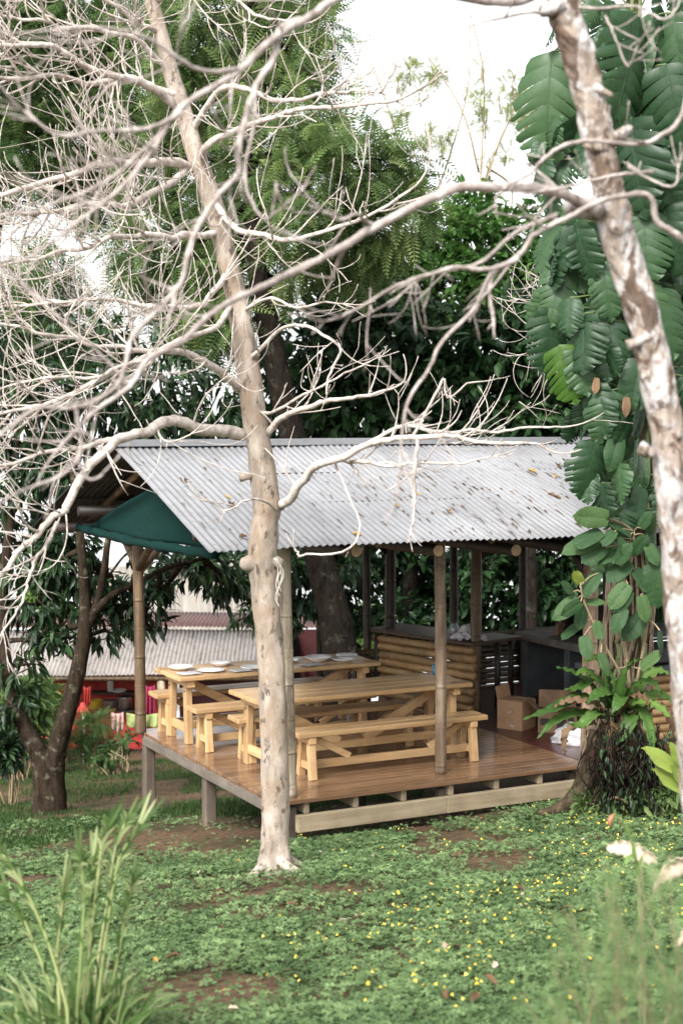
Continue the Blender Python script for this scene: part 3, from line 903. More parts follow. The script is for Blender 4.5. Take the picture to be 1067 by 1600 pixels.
# local x along the bar from its near end, +y faces the tables (-u side)
mb = MB(); z = .055
while z < .84:
    r = random.uniform(.046, .055); n = 24; x0 = random.uniform(-.03, .02); xs = np.linspace(x0, LB - random.uniform(-.03, .03), n)
    rr = np.full(n, r)
    for k in range(3, n, random.randint(5, 8)): rr[k] *= 1.08
    mb.tube(np.stack([xs, np.full(n, .02) + random.uniform(-.008, .008), np.full(n, z) + np.linspace(0, random.uniform(-.015, .015), n)], 1), rr, 12)
    z += 2 * r + .004
q(mb, 'bamboo_front', m_bamboo('golden_bamboo_front', (.17, .095, .04), (.33, .20, .085), (.46, .31, .15), 0, .65), True)
q(MB().box((LB / 2 + .02, -.25, .895), (LB + .16, .72, .045), None, .008), 'counter_top', M['counter_top'])
q(MB().box((.30, -.62, .872), (.5, .7, .04), None, .006), 'counter_return', M['counter_top'])
for x, y in ((.06, -.5), (LB - .1, -.5), (LB - .06, .05), (.2, -.92)):
    q(MB().tube([(x, y, 0), (x, y, .85)], .04, 10), 'counter_leg', M['dark_post'], True)


def barpt(x, y, z=.92):
    a = ROTP + math.atan2(dr[1], dr[0]); return W(A[0], A[1], 0) + np.array([math.cos(a) * x - math.sin(a) * y, math.sin(a) * x + math.cos(a) * y, z])


c = barpt(.55, -.2)
jar = MB().lathe([(.001, .002), (.055, .002), (.06, .03), (.06, .12), (.04, .15), (.04, .17), (.034, .17), (.034, .15), (.052, .11), (.052, .02), (.001, .012)], c, 20).build('glass_jar', M['glass'], None, True, loc=c)
tag(jar, 'small glass jar standing on the bamboo bar counter', 'jar')
MB().lathe([(.042, .168), (.043, .185), (.001, .186)], c, 16).build('lid', M['black_metal'], jar, True)
c = barpt(.22, -.12); V = []; n = 18
for i in range(n + 1):
    for j in range(n + 1):
        a, b = i / n - .5, j / n - .5
        h = .13 * math.exp(-((a * 2.6) ** 2 + (b * 2.4) ** 2)) + .05 * (vnoise(i * .55 + 2, j * .55 + 7) - .3) + .025 * math.sin(i * 1.4 + j * .5)
        V.append(c + np.array([a * .42 + .03 * math.sin(j), b * .36, max(h, .006) * (1 - 1.2 * max(abs(a), abs(b)) ** 2 * 2 + .2)]))
f = np.array([[i * (n + 1) + j, (i + 1) * (n + 1) + j, (i + 1) * (n + 1) + j + 1, i * (n + 1) + j + 1] for i in range(n) for j in range(n)])
solid(tag(MB().add(V, f).build('folded_cloth', M['white_cloth'], None, True, loc=c), 'crumpled white cloth on the bar counter beside the corner post', 'cloth'), .004)

# low bamboo railing at the back
rail = empty('bamboo_railing', tuple(W(5.9, 4.72, 0)), 'low dark bamboo slat railing along the back of the kitchen', 'railing', ROTP)
mb = MB()
for k in range(10):
    z = .05 + k * .0745
    mb.tube(np.stack([np.linspace(-1.1, 1.4, 10), np.full(10, random.uniform(-.01, .01)), np.full(10, z) + rng.random(10) * .01], 1), .036, 8)
mb.build('slats', M['bamboo_rail'], rail, True, world=False)
for x in (-1.08, 0, 1.3): MB().box((x, -.06, .4), (.06, .05, .8), None, .004).build('upright', M['dark_post'], rail, world=False)
rail2 = empty('bamboo_railing', tuple(W(3.25, 4.72, 0)), 'short dark bamboo railing left of the bar at the back', 'railing', ROTP)
mb = MB()
for k in range(7): mb.tube(np.stack([np.linspace(-.02, .5, 6), np.zeros(6), np.full(6, .06 + k * .09)], 1), .04, 8)
mb.build('slats', M['bamboo_rail'], rail2, True, world=False)
MB().box((.0, -.06, .35), (.05, .05, .7), None, .004).build('upright', M['dark_post'], rail2, world=False)

# concrete counter with a brick oven
cc = empty('concrete_counter', tuple(W(5.75, 2.75, 0)), 'grey concrete counter with a thick slab top on the red floor', 'counter', ROTP)
q = lambda mb, n, m, s=False: mb.build(n, m, cc, s, world=False)
q(MB().box((0, 0, .83), (1.0, 2.2, .10), None, .012), 'slab_top', M['concrete'])
for y in (-.98, .0, .95): q(MB().box((.0, y, .39), (.86, .12, .775), None, .008), 'support_wall', M['concrete_dark'])
q(MB().box((.36, 0, .39), (.1, 1.8, .77)), 'back_wall', M['concrete_dark'])
ov = empty('brick_oven', tuple(W(5.85, 2.85, .882)), 'sooty domed brick oven with an arched mouth on the concrete counter', 'oven', ROTP)
mb = MB(); n = 16; V = []
for i in range(n + 1):
    a = math.pi * i / n
    for x in np.linspace(-.28, .35, 6):
        s_ = 1 if x < .1 else math.sqrt(max(0.02, 1 - ((x - .1) / .27) ** 2)); V.append((x, -.38 * math.cos(a) * s_, .42 * math.sin(a) * s_ + .001))
f = np.array([[i * 6 + j, (i + 1) * 6 + j, (i + 1) * 6 + j + 1, i * 6 + j + 1] for i in range(n) for j in range(5)])
solid(mb.add(V, f).build('dome', M['soot'], ov, True, world=False), .05)
mb = MB()
for i in range(13):
    a = math.pi * (i + .5) / 13; rot = [[1, 0, 0], [0, math.sin(a), -math.cos(a)], [0, math.cos(a), math.sin(a)]]
    mb.box((-.32, -.36 * math.cos(a), .40 * math.sin(a)), (.10, .085, .075), rot, .006)
mb.build('brick_arch', M['brick'], ov, world=False)

# bamboo grill counter at the far right
gc = empty('grill_counter', tuple(W(5.05, .62, 0)), 'bamboo log fronted counter carrying a black grill, right of the vine trunk', 'counter', ROTP)
mb = MB()
for k in range(8): mb.tube(np.stack([np.linspace(-.6, .9, 10), np.full(10, 0), np.full(10, .05 + k * .095)], 1), .047, 10)
mb.build('log_front', m_bamboo('grill_logs', (.22, .12, .05), (.38, .23, .1), (.5, .34, .17), 0, .4), gc, True, world=False)
MB().box((.15, .3, .84), (1.6, .75, .06), None, .008).build('counter_top', M['concrete_dark'], gc, world=False)
gr = empty('black_grill', tuple(W(5.25, .85, .872)), 'black metal grill box standing on the log fronted counter', 'grill', ROTP)
MB().box((0, 0, .12), (.8, .5, .18), None, .02).build('fire_box', M['black_metal'], gr, world=False)
MB().box((0, .05, .36), (.8, .42, .16), None, .05).build('lid', M['black_metal'], gr, world=False)
MB().tube([(-.3, -.21, .34), (-.28, -.26, .34), (.28, -.26, .34), (.3, -.21, .34)], .012, 8).build('handle', M['steel'], gr, True, world=False)


# cardboard boxes and bag
def carton(name, u, v, sx, sy, sz, rz, lab, m, flaps, marks=True):
    t = empty(name, tuple(W(u, v, .001)), lab, 'cardboard box', ROTP + rz); th = .006
    mb = MB().box((0, 0, th / 2), (sx, sy, th))
    for s in (-1, 1):
        mb.box((0, s * (sy / 2 - th / 2), sz / 2 + th), (sx, th, sz)); mb.box((s * (sx / 2 - th / 2), 0, sz / 2 + th), (th, sy - 2 * th - .001, sz))
    mb.build('box_body', m, t, world=False)
    for k, (ax, sd, ang) in enumerate(flaps):
        L = (sy if ax == 'x' else sx) * .46; wd = (sx if ax == 'y' else sy) - .01
        c, s_ = math.cos(R(ang)), math.sin(R(ang))
        if ax == 'y': a = np.array([0, sd * sy / 2, sz + .008]); b = a + np.array([0, sd * c * L, s_ * L]); side = np.cross(np.array([1, 0, 0]), b - a)
        else: a = np.array([sd * sx / 2, 0, sz + .008]); b = a + np.array([sd * c * L, 0, s_ * L]); side = np.cross(np.array([0, 1, 0]), b - a)
        MB().beam(a, b, wd, .005, side, 0).build('flap', m, t, world=False)
    return t


cb = carton('cardboard_box', 4.07, 2.02, .34, .34, .34, R(-62), 'plain brown cardboard box with a tape mark on the wood-red floor edge', M['cardboard'], [('x', -1, 78), ('y', 1, 176), ('y', -1, 179)])
MB().box((-.0, -.1725, .21), (.05, .003, .018), [[.9, 0, -.43], [0, 1, 0], [.43, 0, .9]]).build('tape', M['white_cloth'], cb, world=False)
MB().box((.03, -.1725, .05), (.06, .003, .02), [[.95, 0, .31], [0, 1, 0], [-.31, 0, .95]]).build('tape', M['white_cloth'], cb, world=False)
cb2 = carton('cardboard_box', 4.42, 1.66, .46, .36, .24, R(-35), 'darker printed cardboard box with torn open flaps between the plain box and the bag', M['cardboard_dark'], [('x', -1, 48), ('y', -1, 30), ('y', 1, 65), ('x', 1, 20)])
for x, z, w, h in ((-.15, .13, .11, .08), (-.04, .17, .07, .03), (.05, .11, .11, .11), (.16, .17, .07, .05), (.16, .07, .09, .03)):
    MB().box((x, -.1825, z), (w, .003, h), None).build('print_mark', M['ink'], cb2, world=False)
c = W(4.30, 1.0, 0); bag = empty('plastic_bag', tuple(c), 'slumped clear plastic bag of dark stuff on the red floor beside the vine trunk', 'bag', ROTP)
n, k_ = 26, 12; V = []
for j in range(k_ + 1):
    for i in range(n):
        a = 2 * math.pi * i / n; t = j / k_; rr = math.cos(t * math.pi / 2) ** .45 * (.9 + .25 * vnoise(i * .9 + 5, j * .9)); h = .17 * math.sin(t * math.pi / 2) * (.8 + .5 * vnoise(i * .5, j * .5 + 9))
        V.append((.36 * rr * math.cos(a), .28 * rr * math.sin(a), .003 + h))
f = np.array([[j * n + i, j * n + (i + 1) % n, (j + 1) * n + (i + 1) % n, (j + 1) * n + i] for j in range(k_) for i in range(n)])
MB().add(V, f).build('bag_film', M['plastic_bag'], bag, True, world=False)
mb = MB()
for k in range(26):
    a, r_ = random.random() * 6.28, .22 * random.random() ** .5
    mb.box((r_ * math.cos(a) + .03, r_ * math.sin(a) * .8, .165 + .02 * random.random()), (.09, .06, .05), Matrix.Rotation(random.random() * 3, 3, Vector(unit(1)[0])), .012)
mb.build('bag_contents', M['charcoal'], bag, world=False)

# ================================================================== LEAF LITTER ON THE ROOF
def curled_leaf(name, L, w, m, curl):
    n = 6; V = []; Fq = []
    for i in range(n + 1):
        t = i / n; ww = w * math.sin(math.pi * (.06 + .92 * t)) ** .8 * (1 + .2 * math.sin(i * 2.1))
        for s_ in (-1, 0, 1): V.append((L * (t - .5), s_ * ww / 2 + .012 * math.sin(t * 4), .004 + abs(s_) * ww * curl + .05 * L * math.sin(t * 3.1)))
    for i in range(n):
        for k in range(2): b = i * 3 + k; Fq.append([b, b + 3, b + 4, b + 1])
    me = MB().add(V, Fq, .4).mesh(name, m, True); return me


lit = [curled_leaf('leaf_bit', .17, .02, M['lf_dead'], .6), curled_leaf('leaf_bit', .10, .03, M['lf_dead'], .7), curled_leaf('leaf_bit', .26, .018, M['lf_dead'], .4)]
big = [curled_leaf('dead_leaf', .15, .085, M['lf_yellow'], .35), curled_leaf('dead_leaf', .19, .10, M['lf_dead'], .5)]


def place(name, me, loc, rot, lab, cat, group, sc=1.0):
    o = bpy.data.objects.new(name, me); COL.objects.link(o); o.location = tuple(loc); o.rotation_euler = rot; o.scale = (sc, sc, sc)
    return tag(o, lab, cat, group)


slope = math.atan(sl)


def on_roof(u, v, yaw):
    """orientation on the front roof plane; yaw 0 = along the slope"""
    m_ = Matrix.Rotation(ROTP, 4, 'Z') @ Matrix.Rotation(slope, 4, 'X') @ Matrix.Rotation(math.pi / 2 + yaw, 4, 'Z')
    return m_.to_euler()


for k in range(230):
    u = random.uniform(-.8, 4.6); v = -.4 + 2.55 * random.random()
    if random.random() < .45: u = 1.5 + 3.0 * random.random(); v = -.4 + 1.7 * random.random()
    u = round(u / .076) * .076 - .019                      # lies in the valleys
    place('leaf_bit', random.choice(lit), W(u, v, roof_z(v) - .004), on_roof(u, v, random.gauss(0, .10)), 'narrow dark bit of dead leaf caught in a valley of the white roof', 'dead leaf', 'dark leaf bits on the white roof', random.uniform(.3, .85))
for k, (x, y, b_) in enumerate(((292, 752, 1), (355, 777, 0), (362, 790, 1), (620, 790, 0), (830, 737, 0), (868, 745, 0), (871, 728, 1), (884, 727, 1), (861, 775, 1), (870, 778, 1), (380, 840, 1), (557, 836, 0), (652, 772, 0), (480, 742, 1), (700, 800, 1))):
    d = FW * F + RT * (x - 533.5) + UP * (800 - y); nrm = np.array([0, -sl, 1.0]); nw = VV * (-sl) + np.array([0, 0, 1.0])
    p0 = W(0, REAVE_V, EZ + .012); tt = ((p0 - CAM) @ nw) / (d @ nw); p = CAM + d * tt
    place('fallen_leaf', big[b_], p, on_roof(0, 0, random.gauss(0, .5)), 'broad %s dead leaf lying on top of the white roof sheets' % ('brown' if b_ else 'yellowed'), 'dead leaf', 'broad %s dead leaves on the white roof' % ('brown' if b_ else 'yellowed'), random.uniform(.45, .75))
glf = [curled_leaf('ground_leaf', .14, .06, M['lf_dead'], .4), curled_leaf('ground_leaf', .11, .05, M['lf_husk'], .5), curled_leaf('ground_leaf', .10, .05, M['lf_yellow'], .4)]
gl = ('brown', 'pale', 'yellow')
for k in range(55):
    y = random.uniform(7.3, 14.5); x = random.uniform(-.2 * y, .2 * y); t_ = random.choices((0, 1, 2), (6, 3, 1.3))[0]
    place('fallen_leaf', glf[t_], (x, y, float(ground_z(x, y)) + .07), (random.uniform(-.4, .4), random.uniform(-.4, .4), random.random() * 6.28), 'curled %s dead leaf lying among the creeping ground cover' % gl[t_], 'dead leaf', '%s dead leaves on the ground cover' % gl[t_], random.uniform(.35, .8))

# ================================================================== SHED AND HOUSE BEYOND
def X_at(px, Y): return (px - 533.5) / 2400 * Y


shed = empty('red_shed', (-4.5, 33, -3.5), 'open red walled kitchen shed with mossy grey corrugated roof down the slope', 'shed')


def sheet(mb, x0, x1, a, b, pitch=.09, amp=.014):
    n = int((x1 - x0) / pitch * 6); xs = np.linspace(x0, x1, n + 1); h = amp * np.sin(xs / pitch * 6.2832); V = []
    for t in (0, .33, .66, 1): V.append(np.stack([xs, np.full(n + 1, a[0] + (b[0] - a[0]) * t), a[1] + (b[1] - a[1]) * t + h + .015 * np.sin(xs * 1.3 + t * 2)], 1))
    V = np.concatenate(V); i = np.arange(3)[:, None]; j = np.arange(n)[None, :]; m_ = n + 1
    return mb.add(V, np.stack([i * m_ + j, i * m_ + j + 1, (i + 1) * m_ + j + 1, (i + 1) * m_ + j], -1).reshape(-1, 4), .5)


q = lambda mb, n, m, s=False, p=None: mb.build(n, m, p or shed, s)
solid(q(sheet(MB(), -10.5, -1.0, (32.0, -1.6), (34.0, -.90)), 'roof', M['shed_grey'], True), .004)
solid(q(sheet(MB(), -8.5, -.45, (33.9, -.84), (36.2, -.80 + .02)), 'upper_roof', M['shed_rust'], True), .004)
V = [(-1.0, 32.05, -1.585), (-.62, 33.0, -1.57), (-.95, 33.95, -.9), (-1.02, 33.95, -.9)]
q(MB().box((-6.5, 33.15, -2.35), (5.6, .1, 2.1)), 'back_wall', M['red_wall'])
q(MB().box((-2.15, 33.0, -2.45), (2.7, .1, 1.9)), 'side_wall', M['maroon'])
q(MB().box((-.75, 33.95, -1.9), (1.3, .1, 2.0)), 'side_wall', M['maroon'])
q(MB().tube([(-10.4, 32.05, -1.68), (-1, 32.05, -1.68)], .05, 8), 'eave_beam', M['bamboo_brown'], True)
for px in (75, -60, 250): q(MB().tube([(X_at(px, 32.1), 32.1, -4.0), (X_at(px, 32.1), 32.1, -1.68)], .085, 10), 'post', M['bamboo_pale'], True)
for y_, x0, x1 in ((1082, 140, 212), (1110, 180, 214)):
    z = at(100, y_, 32.9)[2]; a, b = X_at(x0, 32.9), X_at(x1, 32.9); q(MB().box(((a + b) / 2, 32.93, z), (b - a, .34, .04)), 'shelf', M['dark_beam'])


def pot(px, y_, r, h, m, lab, name='cooking_pot', Y=32.92):
    c = at(px, y_, Y)
    o = MB().lathe([(.001, .0), (r, .0), (r * 1.02, h * .95), (r * 1.08, h), (r * 1.0, h), (r * .95, .02), (.001, .02)], c, 20).build(name, m, None, True, loc=c)
    return tag(o, lab, 'pot', 'kitchenware in the red shed')


pot(196, 1107, .16, .26, M['steel'], 'steel cooking pot on the lower shelf of the red shed, beside the dark bamboo post')
pot(172, 1104, .18, .14, M['steel'], 'wide steel pan on the lower shelf in the red shed')
pot(150, 1106, .17, .17, M['yellow_pot'], 'yellow pot in the red shed, partly behind the dark leaning trunk')
pot(173, 1080, .07, .26, M['porcelain'], 'tall white jug on the upper shelf of the red shed', 'jug')
pot(186, 1081, .16, .05, M['porcelain'], 'shallow white bowl on the upper shelf of the red shed', 'bowl')


def hanging(px0, px1, y0, y1, Y, m, lab, name='hanging_cloth'):
    A_, B_ = at(px0, y0, Y), at(px1, y1, Y); n = 20; V = []
    for j in range(7):
        for i in range(n + 1):
            t = i / n; x = A_[0] + (B_[0] - A_[0]) * t; z = A_[2] + (B_[2] - A_[2]) * j / 6
            V.append((x, Y + .05 * math.sin(t * 17 + j * .3) * (.4 + j / 6), z - .04 * math.sin(t * 3.1) + .02 * math.sin(t * 9) * (j == 6)))
    f = np.array([[j * (n + 1) + i, j * (n + 1) + i + 1, (j + 1) * (n + 1) + i + 1, (j + 1) * (n + 1) + i] for j in range(6) for i in range(n)])
    c = (A_ + B_) / 2
    solid(tag(MB().add(V, f).build(name, m, None, True, loc=c), lab, 'cloth'), .01)


hanging(198, 248, 1114, 1136, 31.6, M['cloth_lime'], 'lime green cloth hanging behind the deck corner post')
hanging(174, 194, 1112, 1140, 31.7, M['cloth_pink'], 'pinkish cloth hanging below the shelf of the red shed')
hanging(226, 243, 1070, 1118, 31.9, M['cloth_maroon'], 'dark maroon cloth hanging at the right end of the red shed')
hanging(131, 142, 1072, 1100, 31.5, M['red_lamp'], 'narrow red cloth hanging beside the dark leaning trunk')
c = at(130, 1112, 30.5)
lp = empty('red_hanging_pot', tuple(c), 'small red cone shaped pot on a thin white pole before the shed', 'garden pot')
MB().lathe([(.001, .19), (.04, .18), (.09, .05), (.14, .0), (.13, .0), (.05, .14), (.001, .16)], c, 18).build('red_cone', M['red_lamp'], lp, True)
g = float(ground_z(c[0], c[1])); MB().tube([c + np.array([0, 0, .17]), (c[0] + .02, c[1], (c[2] + g) / 2), (c[0], c[1], g - .1)], .02, 8).build('pole', M['porcelain'], lp, True)

house = empty('plank_house', (-3.5, 41, -4), 'pale vertical plank house with a low gable beyond the shed roof', 'house')
x0, x1 = X_at(140, 41), X_at(430, 41); n = 26; w = (x1 - x0) / n; mb = MB()
for k in range(n): mb.box((x0 + w * (k + .5), 41 + random.uniform(-.006, .006), -2.1), (w - .012, .05, 3.9))
mb.build('plank_wall', M['plank_wall'], house)
xm = X_at(318, 41); zt = at(300, 884, 41)[2]; mb = MB()
xa, xb = X_at(262, 41), X_at(374, 41); ze = -.16
mb.add([(xa, 40.98, ze), (xb, 40.98, ze), (xm, 40.98, zt), (xa, 41.03, ze), (xb, 41.03, ze), (xm, 41.03, zt)], [[0, 1, 2], [5, 4, 3], [0, 3, 4, 1], [1, 4, 5, 2], [2, 5, 3, 0]])
mb.build('gable', M['plank_wall'], house)
mb = MB()
for s_, xe in ((-1, xa - .2), (1, xb + .2)):
    mb.beam((xe, 42.5, ze - .05), (xm, 42.5, zt + .05), 3.6, .05, (0, 0, 1), 0)
mb.build('roof', M['shed_grey'], house)


# ================================================================== BACKGROUND TREES
def px_blob(px, py, Y, rp): return (at(px, py, Y), rp * Y / 2400)


def trunk_mesh(pts, rad, seg=12, rough=.12, sub=6):
    P = catmull(pts, sub); r = np.interp(np.linspace(0, 1, len(P)), np.linspace(0, 1, len(rad)), rad)
    return MB().tube(P, r, seg, True, rough)


def to_ground(px, Y, py=1000, sink=.25):
    p = at(px, py, Y); return np.array([p[0], Y, float(ground_z(p[0], Y)) - sink])


def tree(name, label, trunks, blobs, leaf, ncl, per, size, tmpl, bark, droop=.4, spread=.25, shell=.55, twigs=60, up=.2, group='trees around the pavilion'):
    base = np.array(trunks[0][0][0]); t = empty(name, tuple(base), label, 'tree', 0, group)
    for pts, rad in trunks: trunk_mesh(pts, rad).build('trunk', bark, t, True)
    mb = MB(); cp = crown_leaves(mb, blobs, ncl, per, tmpl, size, droop, spread, shell, up); mb.build('crown', leaf, t)
    if twigs:
        tb = MB(); tops = np.concatenate([np.array(catmull(p, 5))[len(p) * 2:] for p, r in trunks])
        bc = np.array([b[0] for b in blobs])
        for c_, r_ in blobs:
            a = tops[np.argmin(np.linalg.norm(tops - c_, axis=1))]
            m_ = (a + c_) / 2 + rng.normal(size=3) * .15 * r_ + np.array([0, 0, -.1 * r_])
            tb = MB(); P = catmull([a, m_, c_], 5); tb.tube(P, interp_r(.035 + .03 * r_, .025, len(P)), 7)
            near = cp[np.linalg.norm(cp - c_, axis=1) < r_ * 1.3]
            for e in near[:max(4, twigs // len(blobs))]:
                P = catmull([c_, (c_ + e) / 2 + rng.normal(size=3) * .12, e], 3); tb.tube(P, interp_r(.022, .007, len(P)), 5, False)
            tb.build('limb', bark, t, True)
    return t


TF = T_frond(10, .25, .36, .034); TL = T_leaf(1, .27, .10, .28); TB_ = T_leaf(1, .46, .12, .18)
B = px_blob
# feathery tree: dark leaning trunk behind the pavilion, crown over the whole upper left
tr = [to_ground(548, 24), at(528, 990, 24), at(498, 870, 24), at(452, 660, 24), at(425, 540, 24), at(402, 420, 24), at(392, 280, 24), at(400, 120, 24), at(410, -80, 24)]
tree('feathery_tree', 'tall feathery leaved tree with a dark leaning trunk rising behind the pavilion roof',
     [(tr, (.34, .27, .23, .20, .18, .15, .12, .09, .05))],
     [B(330, 40, 25, 105), B(455, 60, 24.5, 75), B(445, 180, 24, 82), B(545, 250, 23.6, 74), B(480, 300, 23.5, 85), B(610, 330, 24, 62), B(350, 330, 25, 80), B(250, 395, 24.5, 70), B(545, 380, 24.5, 60), B(420, 430, 24.5, 50), B(628, 268, 24, 34), B(330, 500, 24, 60), B(230, 250, 25, 50), B(320, 160, 25, 80), B(290, 470, 25, 55)],
     M['lf_feather'], 1000, 7, .46, TF, M['bark_dark'], .45, .35, .4, 80, .25)
tr = [to_ground(-60, 29), at(-50, 700, 29), at(-20, 400, 29), at(20, 150, 29), at(60, -40, 29)]
tree('feathery_tree', 'darker feathery tree filling the upper left corner behind the bare branches',
     [(tr, (.4, .3, .24, .16, .06))],
     [B(60, 90, 28, 110), B(160, 30, 28, 90), B(110, 200, 28, 100), B(30, 230, 28, 90), B(210, 140, 28, 80), B(0, 30, 28, 90), B(150, 290, 28, 50), B(60, 455, 27, 60), B(20, 520, 27, 70), B(110, 505, 27, 50)],
     M['lf_feather_dk'], 850, 7, .48, TF, M['bark_dark'], .45, .35, .4, 60, .25)
# dark lance-leaved tree at the left, forked near the ground
g0 = to_ground(72, 20.2, 1270, .3)
f1 = [g0, at(72, 1225, 20.2), at(62, 1180, 20.2), at(34, 1125, 20.3), at(10, 1040, 20.4), at(4, 940, 20.5), at(18, 800, 20.6), at(30, 640, 20.7)]
f2 = [g0 + np.array([.12, 0, 0]), at(84, 1215, 20.2), at(92, 1160, 20.1), at(112, 1090, 20.0), at(130, 1010, 20.0), at(134, 950, 20.0), at(128, 860, 20.1), at(115, 740, 20.2), at(110, 620, 20.3)]
f3 = [at(134, 985, 20.0), at(150, 950, 20.0), at(162, 900, 20.1), at(172, 830, 20.2), at(200, 730, 20.4)]
f4 = [at(140, 965, 20.0), at(175, 930, 19.9), at(215, 910, 20.0), at(260, 888, 20.2), at(320, 872, 20.5)]
tree('lance_leaved_tree', 'dark tree forking low in a V at the left before the red shed',
     [(f1, (.23, .17, .13, .11, .095, .08, .06, .04)), (f2, (.20, .155, .125, .11, .10, .085, .06, .045, .03)), (f3, (.07, .06, .05, .04, .025)), (f4, (.06, .045, .035, .03, .02))],
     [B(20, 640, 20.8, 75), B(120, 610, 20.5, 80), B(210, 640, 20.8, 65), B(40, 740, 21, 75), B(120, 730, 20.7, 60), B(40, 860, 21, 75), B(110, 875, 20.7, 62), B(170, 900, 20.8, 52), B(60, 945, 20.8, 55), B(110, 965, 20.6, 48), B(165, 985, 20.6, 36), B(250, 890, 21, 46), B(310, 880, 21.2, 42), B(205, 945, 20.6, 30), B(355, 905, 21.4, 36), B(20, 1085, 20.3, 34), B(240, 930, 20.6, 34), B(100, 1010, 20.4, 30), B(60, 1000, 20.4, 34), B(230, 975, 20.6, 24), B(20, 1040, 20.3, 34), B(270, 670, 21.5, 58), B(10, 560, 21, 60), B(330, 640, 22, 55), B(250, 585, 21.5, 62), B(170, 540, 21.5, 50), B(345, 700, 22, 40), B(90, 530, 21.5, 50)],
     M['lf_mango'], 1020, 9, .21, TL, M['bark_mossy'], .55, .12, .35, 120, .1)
tree('lance_leaved_tree', 'dark narrow leaved tree half behind the pale trunk and the bamboo corner post',
     [([to_ground(455, 27), at(450, 950, 27), at(430, 820, 27), at(420, 700, 27)], (.2, .15, .12, .06))],
     [B(375, 880, 26, 48), B(440, 880, 26, 50), B(395, 960, 26, 30), B(475, 910, 26.5, 45), B(520, 880, 27, 50), B(445, 960, 26.5, 26)],
     M['lf_mango'], 210, 9, .24, TL, M['bark_dark'], .5, .14, .3, 30, .1)
# wall of dense dark trees behind the roof
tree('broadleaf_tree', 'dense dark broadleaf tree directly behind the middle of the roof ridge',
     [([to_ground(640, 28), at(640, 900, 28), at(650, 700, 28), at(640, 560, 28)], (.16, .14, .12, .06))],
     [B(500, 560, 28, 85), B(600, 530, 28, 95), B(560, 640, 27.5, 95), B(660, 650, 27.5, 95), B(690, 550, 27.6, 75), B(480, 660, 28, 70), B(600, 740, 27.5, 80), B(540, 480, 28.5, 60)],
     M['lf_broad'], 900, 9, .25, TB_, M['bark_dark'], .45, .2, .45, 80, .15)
tree('broadleaf_tree', 'dense dark broadleaf tree behind the right end of the roof beside the vine',
     [([to_ground(830, 27), at(830, 900, 27), at(820, 700, 27), at(810, 560, 27)], (.12, .10, .09, .05))],
     [B(790, 540, 26.6, 85), B(870, 560, 26.5, 90), B(760, 650, 26.6, 85), B(850, 670, 26.5, 75), B(730, 590, 26.8, 60), B(910, 480, 27, 90), B(900, 660, 27, 60), B(780, 740, 27, 60)],
     M['lf_broad'], 800, 9, .25, TB_, M['bark_dark'], .45, .2, .45, 80, .15)
tree('rounded_tree', 'rounded bright green tree whose sunlit top shows under the long pale branch',
     [([to_ground(740, 31), at(735, 800, 31), at(730, 550, 31), at(725, 450, 31)], (.3, .25, .2, .08))],
     [B(640, 420, 30, 55), B(700, 370, 30, 60), B(760, 390, 30, 70), B(830, 370, 30, 65), B(690, 450, 29.5, 70), B(600, 460, 30, 50), B(800, 460, 29.6, 75), B(880, 420, 30, 60), B(570, 500, 30, 45), B(745, 330, 30.4, 40)],
     M['lf_bush'], 950, 9, .19, TB_, M['bark_dark'], .25, .2, .5, 60, .3)
# backdrop seen under the roof
for k, (lab, px, bl, ncl) in enumerate((
        ('shadowy tree with speckled gaps seen under the middle of the roof', 640, [(560, 900, 34), (620, 960, 48), (655, 890, 55), (700, 950, 48), (600, 860, 50), (740, 900, 50), (760, 975, 42), (690, 1000, 36), (645, 1010, 36), (560, 960, 26), (640, 850, 40), (760, 860, 44), (700, 900, 40)], 720),
        ('shadowy tree seen under the right part of the roof behind the kitchen', 850, [(800, 900, 60), (860, 930, 62), (910, 890, 55), (820, 985, 52), (900, 980, 55), (960, 920, 60), (780, 860, 40), (1040, 930, 70), (860, 860, 60), (840, 940, 50)], 900),
        ('shadowy tree filling the gaps between the left posts under the eave', 500, [(470, 850, 40), (520, 935, 34), (420, 850, 40), (545, 870, 36)], 170))):
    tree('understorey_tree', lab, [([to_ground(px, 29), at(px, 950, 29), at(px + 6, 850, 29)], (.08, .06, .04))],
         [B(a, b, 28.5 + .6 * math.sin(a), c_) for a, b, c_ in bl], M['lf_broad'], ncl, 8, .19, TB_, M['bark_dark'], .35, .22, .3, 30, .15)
# trees behind the vine at the right
tree('broadleaf_tree', 'tall dark broadleaf tree behind the vine covered trunk at the right edge',
     [([to_ground(1120, 20), at(1110, 800, 20), at(1090, 400, 20), at(1080, 0, 20)], (.3, .25, .2, .1))],
     [B(1000, 500, 20.5, 80), B(1060, 300, 20, 70), B(1070, 620, 20, 90), B(1100, 450, 20, 90), B(1020, 660, 20.5, 70), B(960, 560, 21, 60), B(1080, 120, 20, 60), B(1060, 780, 20, 80), B(1040, 890, 20, 60)],
     M['lf_broad'], 520, 8, .26, TB_, M['bark_dark'], .4, .2, .4, 50, .1)
